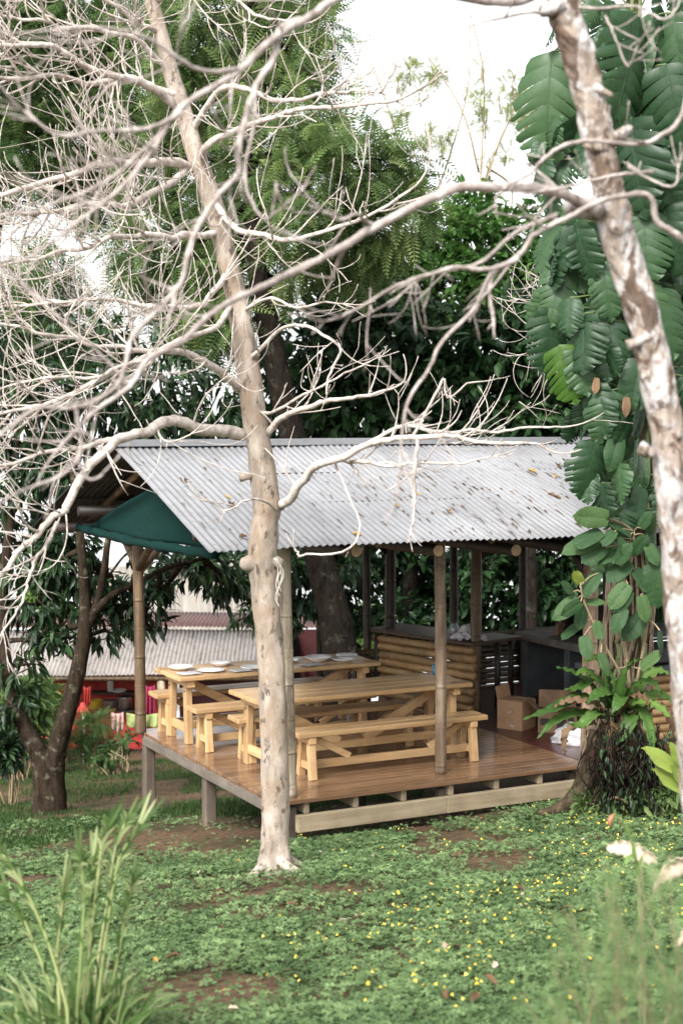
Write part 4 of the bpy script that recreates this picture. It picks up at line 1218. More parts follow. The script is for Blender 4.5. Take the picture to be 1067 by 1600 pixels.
# thin sparse treelets against the white sky
tl = T_frond(7, .20, .25, .05)
for lab, stems, tufts in (
        ('slender sparse treelet against the white sky, beside the feathery crown', [((690, 520), (668, 330), (640, 210), (612, 90)), ((668, 360), (600, 150), (560, 60)), ((672, 330), (700, 250), (730, 140), (735, 20))], ((640, 110, 17), (676, 112, 16), (622, 130, 12), (655, 150, 12), (665, 215, 16), (690, 230, 14), (625, 180, 12), (610, 230, 13), (700, 210, 10))),
        ('slender sparse treelet against the white sky, beside the big split leaves', [((735, 520), (752, 250), (755, 120), (735, 20)), ((750, 300), (790, 200), (845, 90)), ((740, 350), (795, 190), (870, 170)), ((748, 270), (720, 170), (650, 60)), ((760, 260), (800, 300), (780, 400))], ((752, 110, 15), (750, 160, 20), (758, 195, 15), (800, 130, 18), (820, 165, 33), (835, 185, 24), (815, 195, 20), (765, 250, 14), (790, 240, 14), (838, 145, 16), (780, 160, 12)))):
    P0_ = to_ground(stems[0][0][0], 33); t = empty('sparse_treelet', tuple(P0_), lab, 'tree', 0, 'sparse treelets against the sky')
    mb = MB(); mb.tube(catmull([P0_, at(stems[0][0][0], 700, 33), at(*stems[0][0], 33)], 6), interp_r(.05, .035, 13), 8)
    for st in stems: P = catmull([at(x, y, 33 + .3 * math.sin(x)) for x, y in st], 6); mb.tube(P, interp_r(.028, .010, len(P)), 6)
    for x, y, r_ in tufts:
        for k in range(3): mb.tube(catmull([at(x + rng.normal() * 3, y + r_ * 1.5, 33), at(x, y, 33), at(x + rng.normal() * r_, y - r_ * 1.4, 33)], 3), .008, 4, False)
    mb.build('stems', M['twig_tan'], t, True)
    mb = MB(); crown_leaves(mb, [B(x, y, 33, r_ * 1.15) for x, y, r_ in tufts], 20 * len(tufts), 4, tl, .21, .3, .12, .1, .3); mb.build('crown', M['lf_pale'], t)


def shrub(name, lab, base, blobs, leaf, ncl, per, size, tmpl, group=None, stems=8, droop=.2):
    t = empty(name, tuple(base), lab, 'shrub', 0, group); mb = MB()
    for k in range(stems):
        c_, r_ = blobs[k % len(blobs)]; e = c_ + unit(1)[0] * r_ * .7; P = catmull([np.array(base) + rng.normal(size=3) * np.array([.08, .08, 0]), (np.array(base) + e) / 2 + np.array([0, 0, .1]) + rng.normal(size=3) * .08, e], 4)
        mb.tube(P, interp_r(.02, .006, len(P)), 5)
    mb.build('stems', M['twig_tan'], t, True); mb = MB(); crown_leaves(mb, blobs, ncl, per, tmpl, size, droop, .12, .1, .35); mb.build('foliage', leaf, t); return t


S = 'shrubs around the red shed'
shrub('leafy_shrub', 'yellow green bush around the pale post of the red shed', to_ground(72, 31.4), [B(60, 1105, 31.3, 24), B(80, 1110, 31.2, 20), B(60, 1080, 31.3, 18), B(84, 1085, 31.4, 14)], M['lf_light'], 170, 7, .20, TL, S)
shrub('leafy_shrub', 'dark green bush at the left edge before the shed', to_ground(25, 27), [B(20, 1110, 27, 40), B(45, 1090, 27, 30), B(10, 1160, 27, 30), B(45, 1150, 27, 24)], M['lf_feather_dk'], 200, 7, .26, TL, S)
shrub('leafy_shrub', 'mid green feathery shrub under the red cone pot', to_ground(140, 28), [B(132, 1140, 28, 22), B(160, 1130, 28, 18), B(122, 1168, 28, 20), B(150, 1172, 28, 20), B(175, 1160, 28, 14)], M['lf_feather_dk'], 150, 6, .24, T_frond(7, .2, .2, .04), S)
shrub('leafy_shrub', 'thin arching twiggy bush beside the deck corner stilt', to_ground(185, 26), [B(180, 1180, 26, 18), B(198, 1160, 26, 14), B(150, 1190, 26, 14)], M['lf_grass'], 36, 5, .2, TL, S, 22)
shrub('leafy_shrub', 'low leafy plant left of the forked trunk', to_ground(15, 22), [B(8, 1165, 22, 22), B(20, 1180, 22, 18)], M['lf_mango'], 70, 7, .2, TL, S)
shrub('leafy_shrub', 'sunlit pale green thicket seen past the dark trunk between the posts', to_ground(575, 36), [B(575, 985, 36, 36), B(545, 1005, 36, 30), B(590, 1020, 36, 30), B(560, 1040, 36, 30), B(540, 1065, 36, 26), B(610, 1050, 35, 26)], M['lf_light'], 420, 8, .26, TB_)
shrub('leafy_shrub', 'sunlit pale green bush glimpsed through the dark leaves at far left', to_ground(68, 40), [B(68, 905, 40, 24), B(60, 925, 40, 20), B(80, 930, 40, 20)], M['lf_light'], 150, 8, .3, TB_)

# ================================================================== BARE PALE TREES
def grow(mb, p, d, r, L, level, bend=.35, lift=.10, seg=.05, kids=1.0):
    """a wandering twig with forks; long smooth curves, tips curl upward"""
    n = max(5, int(L / seg)); st = L / n; d = d / np.linalg.norm(d); P = [p]; D = [d]
    curl = unit(1)[0] * rng.uniform(.05, .22)
    for i in range(n):
        d = d + (curl + np.array([0, 0, lift * (.3 + 1.2 * i / n)])) * (st / .05) + rng.normal(size=3) * bend * .16
        if rng.random() < .10: curl = unit(1)[0] * rng.uniform(.05, .25)
        if rng.random() < .05: d = d + rng.normal(size=3) * .35
        d = d / np.linalg.norm(d); P.append(P[-1] + d * st); D.append(d)
    P = np.array(P); rr = interp_r(r, max(r * .36, .0026), n + 1, .8)
    mb.tube(P, rr * (1 + .12 * (rng.random(n + 1) - .4)), 6 if r > .008 else 5)
    if level > 0:
        m_ = rng.poisson((.6 + L * 2.4) * kids) + 1
        for t in rng.uniform(.12, .95, m_):
            i = int(t * n); side = unit(1)[0]; side -= D[i] * (side @ D[i]); side /= np.linalg.norm(side) + 1e-6
            dd = D[i] * rng.uniform(.5, 1.1) + side * rng.uniform(.45, .9) + np.array([0, 0, .18])
            grow(mb, P[i], dd, rr[i] * rng.uniform(.5, .75), L * rng.uniform(.4, .95), level - 1, bend, lift, seg, kids)


def limb(tree_, mat, pts, r0, r1, nk, kl, level=1, Yd=None, name='branch', jig=.018, end=True, kids=1.0, updir=.1):
    """pts: (px,py,Y); a limb with knobbly bends and twigs"""
    P = np.array([at(x, y, Y) for x, y, Y in pts]); P = catmull(P, 7)
    L = np.linalg.norm(np.diff(P, axis=0), axis=1).sum()
    tt_ = np.linspace(0, 1, len(P))[:, None]
    for fr in (3.1, 6.7, 11): P = P + np.sin(tt_ * fr * max(L, .6) * 1.3 + rng.random(3) * 6.28) * rng.normal(size=3) * jig * 1.1 / fr ** .55 * np.clip(tt_ * 6, 0, 1)
    P[1:] += rng.normal(size=P[1:].shape) * jig * .12
    r = interp_r(r0, r1, len(P), .9) * (1 + .13 * (rng.random(len(P)) - .45))
    mb = MB().tube(P, r, 9 if r0 > .02 else 7, True, .10)
    T = np.gradient(P, axis=0); T /= np.linalg.norm(T, axis=1)[:, None]
    for t in np.clip(rng.beta(1.5, 1.0, nk), .12, .99):
        i = int(t * (len(P) - 1)); side = unit(1)[0]; side -= T[i] * (side @ T[i]); side /= np.linalg.norm(side)
        dd = T[i] * rng.uniform(.4, 1.0) + side * rng.uniform(.5, 1.0) + np.array([0, 0, updir])
        grow(mb, P[i], dd, min(r[i] * .72, .0115) * rng.uniform(.55, 1), kl * rng.uniform(.5, 1.25), level, kids=kids)
    if end: grow(mb, P[-1], T[-1], r[-1], kl * .8, level, kids=kids)
    return mb.build(name, mat, tree_, True)


# --- main bare tree in front of the pavilion
ty = 12.6
gp = at(433, 1362, ty); gp[2] = float(ground_z(gp[0], gp[1])) - .12
bt = empty('bare_tree', tuple(gp), 'leafless pale barked tree whose straight trunk stands on the slope before the deck corner', 'tree')
tp = [gp, at(432, 1335, ty), at(431, 1290, ty), at(430, 1210, ty), at(427, 1100, ty), at(421, 1000, ty), at(414, 930, ty), at(411, 875, ty), at(414, 820, ty), at(417, 785, ty), at(404, 690, ty), at(391, 600, ty), at(376, 500, ty), at(354, 400, ty), at(335, 325, ty), at(309, 250, ty), at(288, 180, ty), at(264, 100, ty), at(238, 0, ty), at(215, -100, ty), at(180, -260, ty)]
tr_px = [29, 24, 22, 22, 21.5, 21, 21.5, 24, 21, 21.5, 19.5, 19.5, 17.5, 16.5, 15.5, 14.5, 13.5, 12, 11, 9.5, 7]
P = catmull(tp, 10); rad = np.interp(np.linspace(0, 1, len(P)), np.linspace(0, 1, len(tr_px)), np.array(tr_px) * ty / 2400)
rad *= 1 + .05 * (vnoise(np.arange(len(P)) * .35, np.zeros(len(P))) - .5)
mb = MB()
# trunk with flutes, knots and a lobed foot
seg = 28; T = np.gradient(P, axis=0); T /= np.linalg.norm(T, axis=1)[:, None]; V = []
for i, p in enumerate(P):
    a = np.arange(seg) / seg * 6.2832; foot = max(0, 1 - i / 22)
    rr = rad[i] * (1 + foot * (.22 * np.sin(a * 3 + .6) + .16 * np.sin(a * 5 + 2)) + .07 * (vnoise(np.cos(a) * 1.5 + 9, np.sin(a) * 1.5 + i * .22) - .5) * 2 + .035 * (vnoise(np.cos(a) * 4 + 39, np.sin(a) * 4 + i * .6) - .5) * 2)
    n1 = np.cross(T[i], [0, 1, 0]); n1 /= np.linalg.norm(n1); n2 = np.cross(T[i], n1)
    V.append(p + np.outer(np.cos(a) * rr, n1) + np.outer(np.sin(a) * rr, n2))
i = np.arange(len(P) - 1)[:, None]; j = np.arange(seg)[None, :]; j2 = (j + 1) % seg
mb.add(np.concatenate(V), np.stack([i * seg + j, (i + 1) * seg + j, (i + 1) * seg + j2, i * seg + j2], -1).reshape(-1, 4))
tk = mb.build('trunk', M['bark_pale'], bt, True)
mb = MB()
for x, y, dx, dy, r in ((392, 880, -14, 2, .062), (431, 878, 9, 2, .05), (385, 745, 6, 0, .03), (425, 1275, 5, 3, .045), (380, 602, -10, -6, .04), (392, 560, 10, -4, .03)):
    a = at(x + (8 if dx < 0 else -8), y, ty - .03); b = at(x + dx, y + dy, ty - .06); MB().tube([a, (a + b) / 2, b, b + (b - a) * .15], [r * 1.4, r * 1.1, r * .8, r * .3], 12, True, .22).build('knot', M['bark_pale'], bt, True)
for az, ln_, r0 in ((3.6, .42, .05), (5.1, .5, .055), (.2, .38, .045), (1.9, .4, .05)):
    pts = []
    for k in range(7):
        t = k / 6; rr = .06 + ln_ * t; x_, y_ = gp[0] + rr * math.cos(az + .5 * t), gp[1] + rr * math.sin(az + .5 * t)
        pts.append((x_, y_, float(ground_z(x_, y_)) + .13 * (1 - t) ** 2.2 - .03 * t))
    MB().tube(catmull(pts, 3), interp_r(r0, .012, 19), 12, True, .2).build('root', M['bark_pale'], bt, True)
bp = M['branch_pale']
LM = [  # points, r0, r1, number of twigs, twig length
    ([(378, 681, ty), (345, 670, ty - .2), (300, 662, ty - .5), (250, 666, ty - .8), (197, 687, ty - 1.1), (150, 722, ty - 1.4), (105, 781, ty - 1.6), (75, 819, ty - 1.7), (37, 856, ty - 1.8), (-10, 915, ty - 1.9)], .060, .016, 10, .55),
    ([(200, 685, ty - 1.1), (150, 690, ty - 1.3), (90, 705, ty - 1.5), (30, 718, ty - 1.7), (-40, 735, ty - 1.9)], .026, .010, 12, .5),
    ([(90, 815, ty - 1.65), (71, 860, ty - 1.7), (58, 880, ty - 1.75), (41, 915, ty - 1.8), (34, 945, ty - 1.85), (2, 985, ty - 1.9)], .018, .007, 7, .28),
    ([(374, 608, ty), (345, 580, ty - .3), (310, 560, ty - .5), (255, 548, ty - .9), (190, 580, ty - 1.2), (120, 612, ty - 1.5), (40, 640, ty - 1.8), (-30, 650, ty - 2)], .040, .010, 16, .6),
    ([(250, 548, ty - .9), (180, 545, ty - 1.1), (120, 530, ty - 1.3), (60, 520, ty - 1.5), (-20, 500, ty - 1.6)], .022, .008, 12, .5),
    ([(417, 680, ty), (450, 652, ty - .2), (500, 628, ty - .5), (545, 618, ty - .7), (600, 612, ty - .9)], .034, .010, 9, .45),
    ([(437, 792, ty), (470, 762, ty - .2), (501, 731, ty - .4), (547, 704, ty - .6), (602, 686, ty - .8), (683, 680, ty - 1.0), (754, 694, ty - 1.1), (820, 690, ty - 1.2)], .045, .012, 9, .5),
    ([(520, 716, ty - .45), (567, 723, ty - .65), (638, 724, ty - .9), (734, 722, ty - 1.0)], .022, .008, 9, .4),
    ([(560, 700, ty - .6), (630, 668, ty - .7), (720, 672, ty - .9), (790, 672, ty - 1.0), (860, 668, ty - 1.1)], .020, .007, 11, .42),
    ([(655, 682, ty - .95), (648, 735, ty - 1.0), (645, 770, ty - 1.0), (641, 822, ty - 1.05)], .018, .010, 5, .2),
    ([(640, 690, ty - .9), (690, 590, ty - 1.0), (700, 620, ty - 1.0), (735, 605, ty - 1.05)], .014, .006, 5, .25),
    ([(436, 800, ty), (400, 782, ty - .4), (360, 800, ty - .6), (335, 790, ty - .7)], .012, .006, 4, .25),
    ([(300, 262, ty), (250, 250, ty - .3), (190, 256, ty - .6), (130, 262, ty - .9), (60, 290, ty - 1.2), (-30, 305, ty - 1.5)], .044, .016, 15, .55),
    ([(298, 258, ty), (240, 300, ty - .4), (170, 320, ty - .8), (90, 330, ty - 1.1), (-30, 340, ty - 1.4)], .034, .012, 17, .6),
    ([(282, 170, ty), (230, 130, ty - .3), (190, 122, ty - .5), (140, 108, ty - .7), (95, 78, ty - .9), (40, 70, ty - 1.1), (-30, 74, ty - 1.3)], .042, .014, 13, .55),
    ([(280, 150, ty), (200, 130, ty - .3), (140, 122, ty - .5), (75, 118, ty - .8), (-20, 126, ty - 1.1)], .035, .014, 15, .55),
    ([(268, 110, ty), (200, 60, ty - .3), (130, 45, ty - .6), (60, 30, ty - .9), (-20, 20, ty - 1.1)], .026, .010, 14, .5),
    ([(250, 50, ty), (180, 10, ty - .4), (110, -10, ty - .6), (40, 0, ty - .9)], .024, .008, 10, .5),
    ([(318, 262, ty), (325, 235, ty - .2), (350, 210, ty - .3), (400, 190, ty - .6), (450, 172, ty - .8), (534, 171, ty - 1.0), (610, 160, ty - 1.2)], .038, .011, 10, .5),
    ([(300, 205, ty), (350, 142, ty - .3), (425, 154, ty - .6), (480, 150, ty - .8), (540, 143, ty - 1.0), (600, 150, ty - 1.2)], .030, .009, 10, .5),
    ([(330, 310, ty), (380, 360, ty - .4), (440, 375, ty - .7), (534, 352, ty - .9), (640, 300, ty - 1.2)], .032, .010, 11, .5),
    ([(345, 365, ty), (280, 370, ty - .4), (220, 365, ty - .7), (150, 380, ty - 1.0), (80, 400, ty - 1.2), (-20, 420, ty - 1.5)], .034, .010, 16, .58),
    ([(357, 425, ty), (320, 470, ty - .4), (260, 480, ty - .8), (180, 470, ty - 1.0), (100, 470, ty - 1.3), (-20, 480, ty - 1.5)], .030, .009, 16, .58),
    ([(366, 470, ty), (330, 520, ty - .5), (270, 540, ty - .9), (200, 560, ty - 1.2), (140, 590, ty - 1.4), (60, 600, ty - 1.6)], .028, .009, 13, .55),
    ([(385, 570, ty), (430, 520, ty - .3), (480, 510, ty - .6), (530, 545, ty - .8), (512, 595, ty - .9)], .020, .008, 8, .32),
    ([(396, 640, ty), (440, 640, ty - .2), (500, 600, ty - .5), (560, 580, ty - .7)], .016, .007, 6, .32),
    ([(372, 490, ty), (420, 470, ty - .3), (470, 480, ty - .5), (520, 470, ty - .7)], .018, .007, 7, .4),
    ([(240, 0, ty), (300, -20, ty - .4), (380, 10, ty - .7), (450, 40, ty - 1.0)], .024, .008, 9, .5),
    ([(520, 716, ty - .4), (560, 835, ty - .8), (480, 868, ty - .9), (462, 858, ty - .9)], .011, .008, 2, .15),
]
for pts, r0, r1, nk, kl in LM:
    few = pts[1][0] > 395 and pts[0][1] > 450          # the lower right limbs carry few twigs
    limb(bt, bp, pts, r0 * .92, r1, int(nk * (.75 if few else 1.2)), kl * (1.15 if few else 1.45), jig=.03, kids=.6 if few else 1.0)
# cord looped round the trunk knot
c = at(437, 880, ty - .1)
rope = MB()
for k in range(4):
    a = np.array([at(431 + rng.normal() * 2, 872, ty - .16), at(440 + rng.normal() * 3, 888 + k * 4, ty - .14), at(433 + rng.normal() * 2, 905 + k * 9, ty - .17), at(436 + rng.normal() * 3, 925 + k * 8, ty - .16)])
    rope.tube(catmull(a, 5), .005, 5)
tag(rope.build('cord', M['rope'], None, True, loc=c), 'thin pale cord looped round the knot of the pale trunk', 'cord')

# --- foreground bare tree at the right, with lichened flaky bark
fy = 6.5
gp = at(1128, 1600, fy); gp[2] = float(ground_z(gp[0], gp[1])) - .1
ft = empty('bare_tree', tuple(gp), 'closest leafless tree with flaky lichen blotched trunk leaning along the right edge', 'tree')
tp = [gp, at(1103, 1350, fy), at(1085, 1150, fy), at(1071, 1000, fy), at(1061, 850, fy), at(1046, 700, fy), at(1028, 610, fy), at(1006, 500, fy), at(975, 400, fy), at(957, 330, fy), at(940, 250, fy), at(927, 180, fy), at(907, 100, fy), at(884, 25, fy), at(868, -40, fy), at(845, -140, fy), at(815, -280, fy)]
tr_px = [36, 33, 31, 31, 31, 30, 28, 27.5, 27, 28, 25, 26, 26, 27, 26, 20, 15]
P = catmull(tp, 30); rad = np.interp(np.linspace(0, 1, len(P)), np.linspace(0, 1, len(tr_px)), np.array(tr_px) * .88 * fy / 2400)
seg = 84; T = np.gradient(P, axis=0); T /= np.linalg.norm(T, axis=1)[:, None]; V = []
for i, p in enumerate(P):
    a = np.arange(seg) / seg * 6.2832
    rr = rad[i] * (1 + .10 * (vnoise(np.cos(a) * 2 + 9, np.sin(a) * 2 + i * .16) - .5) * 2 + .075 * np.clip((vnoise(np.cos(a) * 2.6 + 79, np.sin(a) * 2.6 + i * .17) - .50) * 14, 0, 1) + .05 * np.clip((vnoise(np.cos(a) * 5 + 19, np.sin(a) * 5 + i * .4) - .55) * 10, 0, 1) + .03 * (vnoise(np.cos(a) * 11, np.sin(a) * 11 + i * .9) - .5))
    n1 = np.cross(T[i], [0, 1, 0]); n1 /= np.linalg.norm(n1); n2 = np.cross(T[i], n1)
    V.append(p + np.outer(np.cos(a) * rr, n1) + np.outer(np.sin(a) * rr, n2))
i = np.arange(len(P) - 1)[:, None]; j = np.arange(seg)[None, :]; j2 = (j + 1) % seg
MB().add(np.concatenate(V), np.stack([i * seg + j, (i + 1) * seg + j, (i + 1) * seg + j2, i * seg + j2], -1).reshape(-1, 4)).build('trunk', M['bark_flaky'], ft, True)
bg = M['branch_grey']; f = fy
LF = [
    ([(955, 330, f), (914, 320, f - .1), (874, 300, f - .2), (829, 295, f - .25), (774, 294, f - .3), (724, 292, f - .35), (690, 306, f - .4), (644, 322, f - .45), (584, 352, f - .5), (520, 395, f - .55), (440, 432, f - .6), (370, 466, f - .65), (325, 498, f - .7), (280, 535, f - .7), (235, 560, f - .75), (205, 605, f - .8), (150, 640, f - .8), (100, 690, f - .85)], .040, .010, 9, .22),
    ([(584, 352, f - .5), (560, 335, f - .6), (534, 345, f - .65), (500, 330, f - .7)], .014, .006, 3, .2),
    ([(1075, 380, f - .1), (1050, 362, f - .12), (1024, 345, f - .15), (1014, 306, f - .18), (959, 308, f - .22), (924, 320, f - .2), (884, 342, f - .22), (834, 366, f - .25), (812, 395, f - .28), (769, 430, f - .3), (754, 465, f - .32), (734, 490, f - .35), (689, 535, f - .4), (664, 585, f - .42), (639, 625, f - .45), (629, 675, f - .48), (626, 735, f - .5)], .024, .007, 6, .18),
    ([(812, 395, f - .28), (800, 412, f - .3), (754, 422, f - .35), (709, 416, f - .4), (659, 430, f - .45), (609, 450, f - .5), (564, 476, f - .55), (528, 494, f - .6)], .018, .007, 6, .2),
    ([(764, 420, f - .3), (768, 450, f - .32), (767, 494, f - .34)], .013, .011, 0, .1),
    ([(870, 335, f - .2), (800, 365, f - .2), (745, 405, f - .15), (690, 430, f - .1), (650, 440, f), (600, 480, f + .1)], .016, .006, 5, .2),
    ([(1075, 140, f - .2), (1058, 190, f - .25), (1014, 224, f - .28), (974, 227, f - .3), (924, 224, f - .3), (879, 230, f - .3), (850, 246, f - .3), (824, 270, f - .3), (790, 290, f - .3)], .017, .010, 4, .16),
    ([(1020, 268, f - .2), (960, 275, f - .22), (900, 285, f - .25), (840, 300, f - .28)], .013, .007, 4, .12),
    ([(980, 260, f - .2), (1030, 285, f - .25), (1052, 290, f - .3), (1060, 255, f - .3)], .009, .005, 2, .12),
    ([(870, 25, f), (840, 20, f - .1), (804, 22, f - .15), (774, 26, f - .2)], .013, .010, 1, .12),
    ([(880, 10, f), (935, 10, f - .1), (1000, 8, f - .2), (1040, 30, f - .3), (1068, -10, f - .3)], .011, .005, 5, .18),
    ([(945, 25, f - .1), (960, 60, f - .2), (985, 100, f - .25), (1000, 75, f - .3)], .008, .004, 4, .12),
    ([(862, -20, f), (800, 2, f - .15), (700, -8, f - .3), (600, -22, f - .45), (535, -8, f - .6), (480, 30, f - .7), (430, 62, f - .8), (372, 108, f - .9), (310, 150, f - 1.0), (270, 185, f - 1.05), (235, 240, f - 1.1), (180, 300, f - 1.15), (110, 360, f - 1.2)], .034, .010, 9, .24),
    ([(480, 30, f - .7), (440, 45, f - .75), (428, 92, f - .8), (398, 132, f - .85), (379, 190, f - .9), (370, 236, f - .95), (369, 268, f - .95), (345, 297, f - 1.0), (311, 350, f - 1.0), (294, 398, f - 1.05), (285, 440, f - 1.05), (250, 487, f - 1.1), (215, 525, f - 1.1), (203, 562, f - 1.15), (187, 600, f - 1.15), (146, 631, f - 1.2), (100, 636, f - 1.2), (50, 637, f - 1.25), (-10, 685, f - 1.3)], .022, .009, 9, .22),
    ([(400, 130, f - .85), (395, 210, f - .9), (385, 278, f - .95), (410, 340, f - 1.0), (440, 322, f - 1.05)], .012, .006, 4, .15),
    ([(285, 175, f - 1.05), (230, 200, f - 1.1), (150, 205, f - 1.15), (90, 205, f - 1.2), (40, 170, f - 1.2)], .014, .006, 6, .22),
    ([(270, 185, f - 1.05), (210, 250, f - 1.1), (150, 290, f - 1.15), (60, 330, f - 1.2)], .014, .006, 6, .22),
    ([(372, 108, f - .9), (310, 110, f - 1.0), (230, 60, f - 1.1), (150, 40, f - 1.15), (60, 45, f - 1.2)], .014, .006, 7, .22),
    ([(205, 605, f - .8), (160, 560, f - .85), (90, 500, f - .9), (30, 440, f - .9)], .010, .005, 3, .18),
    ([(120, 640, f - 1.2), (123, 705, f - 1.2), (95, 745, f - 1.25), (30, 768, f - 1.3)], .011, .007, 3, .14),
    ([(123, 705, f - 1.2), (135, 740, f - 1.2), (160, 742, f - 1.2)], .009, .006, 0, .1),
]
for pts, r0, r1, nk, kl in LF: limb(ft, bg, pts, r0 * .64, r1 * .7, nk, kl * 1.15, 1, jig=.011, kids=.35)
# knobs and stubs on the trunk where the branches leave
mb = MB()
for x, y, dx, dy, r in ((925, 325, -40, -2, .052), (962, 222, 22, -22, .03), (935, 232, -20, -5, .03), (1010, 700, 12, 10, .03), (865, 10, -20, 8, .04), (990, 540, 25, -14, .022), (925, 130, 28, 18, .02)):
    a = at(x + (10 if dx < 0 else -10), y, f - .04); b = at(x + dx, y + dy, f - .07); MB().tube([a, (a + b) / 2, b, b + (b - a) * .1], [r * 1.1, r * .85, r * .6, r * .25], 12, True, .25).build('knot', M['bark_flaky'], ft, True)
# dry twig tangle left of the split leaves
tt = empty('dry_twig_clump', tuple(at(880, 470, 16.3)), 'tangle of bare tan twigs sticking out left of the split leaf vine', 'dead branch')
mb = MB()
for k in range(16): grow(mb, at(872 + rng.normal() * 6, 430 + k * 10, 16.3), np.array([-1, rng.normal() * .3, rng.normal() * .4 - .1]), .009, rng.uniform(.35, .75), 1, .3, .05)
mb.tube(catmull([at(930, 560, 16.2), at(900, 500, 16.3), at(880, 440, 16.3)], 5), .02, 7)
mb.build('twigs', M['branch_pale'], tt, True)

# ================================================================== VINE COVERED TRUNK AT THE RIGHT


def big_leaf(name, m, kind, seed):
    """leaf blade, x from stalk to tip, z the upper face; kind split / ovate"""
    r_ = np.random.default_rng(seed); V = []; Fq = []; N = 9 if kind == 'split' else 7; S = 6
    wf = r_.uniform(.31, .42) if kind == 'split' else .29
    cx, cy = r_.uniform(-.5, .5), r_.uniform(.25, 1.1)

    def pos(t, s, sd):
        w = wf * (max(math.sin(math.pi * min(max(t * .86 + .14, 0), 1) ** .82), 0) ** .62)
        if t > .82: w *= ((1 - t) / .18) ** .55 if t < 1 else 0
        x = t + s * (.30 * (1 - t) - .26 * (1 - min(t * 3, 1)))
        y = sd * s * w
        z = -.32 * cy * x * x + (.22 * abs(y) if kind != 'split' else .12 * abs(y)) - ((1.35 if kind == 'split' else .9) * y * y) + cx * x * y * .6 + (.018 * math.sin(t * 26) * s if kind == 'split' else 0)
        if kind != 'split': z += .012 * math.sin(t * 40 + s * 3) * s + .02 * math.sin(t * 9 + sd + seed) * s
        return (x, y, z)
    for sd in (-1, 1):
        for k in range(N):
            a, b = k / N, (k + 1) / N
            g = (r_.choice([r_.uniform(.08, .2), r_.uniform(.22, .5)]) if kind == 'split' and k > 0 else 0.0); s0 = r_.uniform(.22, .6); ln = r_.uniform(.84, 1.04)
            closed = kind == 'split' and r_.random() < .3
            base = len(V); zj = r_.normal() * .02 if kind == 'split' else 0
            for i in range(S + 1):
                s = i / S
                gg = g * max(0, (s - s0) / (1 - s0)) ** .6 if s > s0 else 0
                if closed: gg = g * math.sin(math.pi * min(max((s - s0) / (1 - s0), 0), 1)) if s > s0 else 0
                lo = a + (b - a) * gg * .55; hi = b - (b - a) * gg * .45
                se = s * (1 - .06 * (g > 0)) if i == S else s
                for t, ss in ((lo, s * .97 if i == S and g else s), ((lo + hi) / 2, s * (1.03 if i == S and g else 1)), (hi, s * .95 if i == S and g else s)):
                    x, y, z = pos(t, ss * (1 + (ln - 1) * s * s) if kind == 'split' else ss, sd); V.append((x, y, z + zj * s + ((.026 if kind == 'split' else .012) * s if t not in (lo, hi) else 0)))
            for i in range(S):
                for c in range(2):
                    q_ = base + i * 3 + c; Fq.append([q_, q_ + 1, q_ + 4, q_ + 3] if sd > 0 else [q_, q_ + 3, q_ + 4, q_ + 1])
    b0 = len(V)                                   # raised midrib
    for t in np.linspace(0, 1, 9):
        z = -.32 * cy * t * t; h = .011 * (1 - .8 * t)
        V += [(t, -h, z), (t, 0, z + .008), (t, h, z)]
    for k in range(8):
        for c in range(2): q_ = b0 + k * 3 + c; Fq.append([q_, q_ + 3, q_ + 4, q_ + 1])
    return MB().add(V, Fq, r_.uniform(.2, .8)).mesh(name, m, True)


split = [big_leaf('split_leaf', M['lf_monstera'], 'split', s) for s in range(14)]
split_y = [big_leaf('split_leaf', M['lf_monstera_y'], 'split', 21)]
ovate = [big_leaf('broad_leaf', M['lf_ovate'], 'ovate', s) for s in range(5)]
ovate_y = [big_leaf('broad_leaf', M['lf_ovate_y'], 'ovate', 31)]
heart = [big_leaf('vine_leaf', M['lf_monstera'], 'ovate', s + 50) for s in range(4)]


def put_leaf(parent, me, base, tip, normal, name='leaf', wide=1.0):
    base = np.array(base, float); d = np.array(tip, float) - base; L = np.linalg.norm(d); d /= L
    z = np.array(normal, float); z -= d * (z @ d); z /= np.linalg.norm(z) + 1e-9; y = np.cross(z, d)
    o = bpy.data.objects.new(name, me); COL.objects.link(o); o.parent = parent
    A_ = np.eye(4); A_[:3, 0] = d * L; A_[:3, 1] = y * L * wide; A_[:3, 2] = z * L; A_[:3, 3] = base - root_loc(parent)
    o.matrix_basis = Matrix(A_.tolist()); return o


vy = 15.5
vb = at(965, 1262, vy); vb[2] = float(ground_z(vb[0], vb[1])) - .2
vt = empty('vine_clad_tree', tuple(vb), 'thick fibrous trunk wrapped in climbing roots at the right end of the deck', 'tree')
ax_px = [(955, 1290), (958, 1230), (965, 1150), (972, 1080), (978, 1000), (984, 900), (990, 760), (993, 600), (994, 400), (992, 200), (990, 60), (988, -120)]
tp = [at(x, y, vy) for x, y in ax_px]; tp[0][2] = vb[2]
trad = np.array([62, 55, 46, 40, 36, 34, 30, 24, 19, 15, 13, 9]) * vy / 2400
P = catmull(tp, 8); rad = np.interp(np.linspace(0, 1, len(P)), np.linspace(0, 1, len(trad)), trad)
MB().tube(P, rad, 30, True, .10).build('trunk', M['fibrous'], vt, True)
mb = MB()
for k in range(60):                                       # hanging and climbing roots pressed on the trunk
    a = rng.uniform(math.pi * .95, math.pi * 2.05); i0 = int(rng.uniform(0, 34)); i1 = min(i0 + int(rng.uniform(12, 34)), len(P) - 1)
    pts = []
    for i in range(i0, i1, 3):
        aa = a + .25 * math.sin(i * .23 + k); rr = rad[i] * rng.uniform(1.0, 1.16); pts.append(P[i] + np.array([math.cos(aa) * rr, math.sin(aa) * rr, 0]))
    if len(pts) > 3: P_ = catmull(pts, 3); mb.tube(P_, interp_r(.016, .007, len(P_)) * rng.uniform(.6, 1.5), 6)
mb.build('climbing_roots', M['aerial'], vt, True)
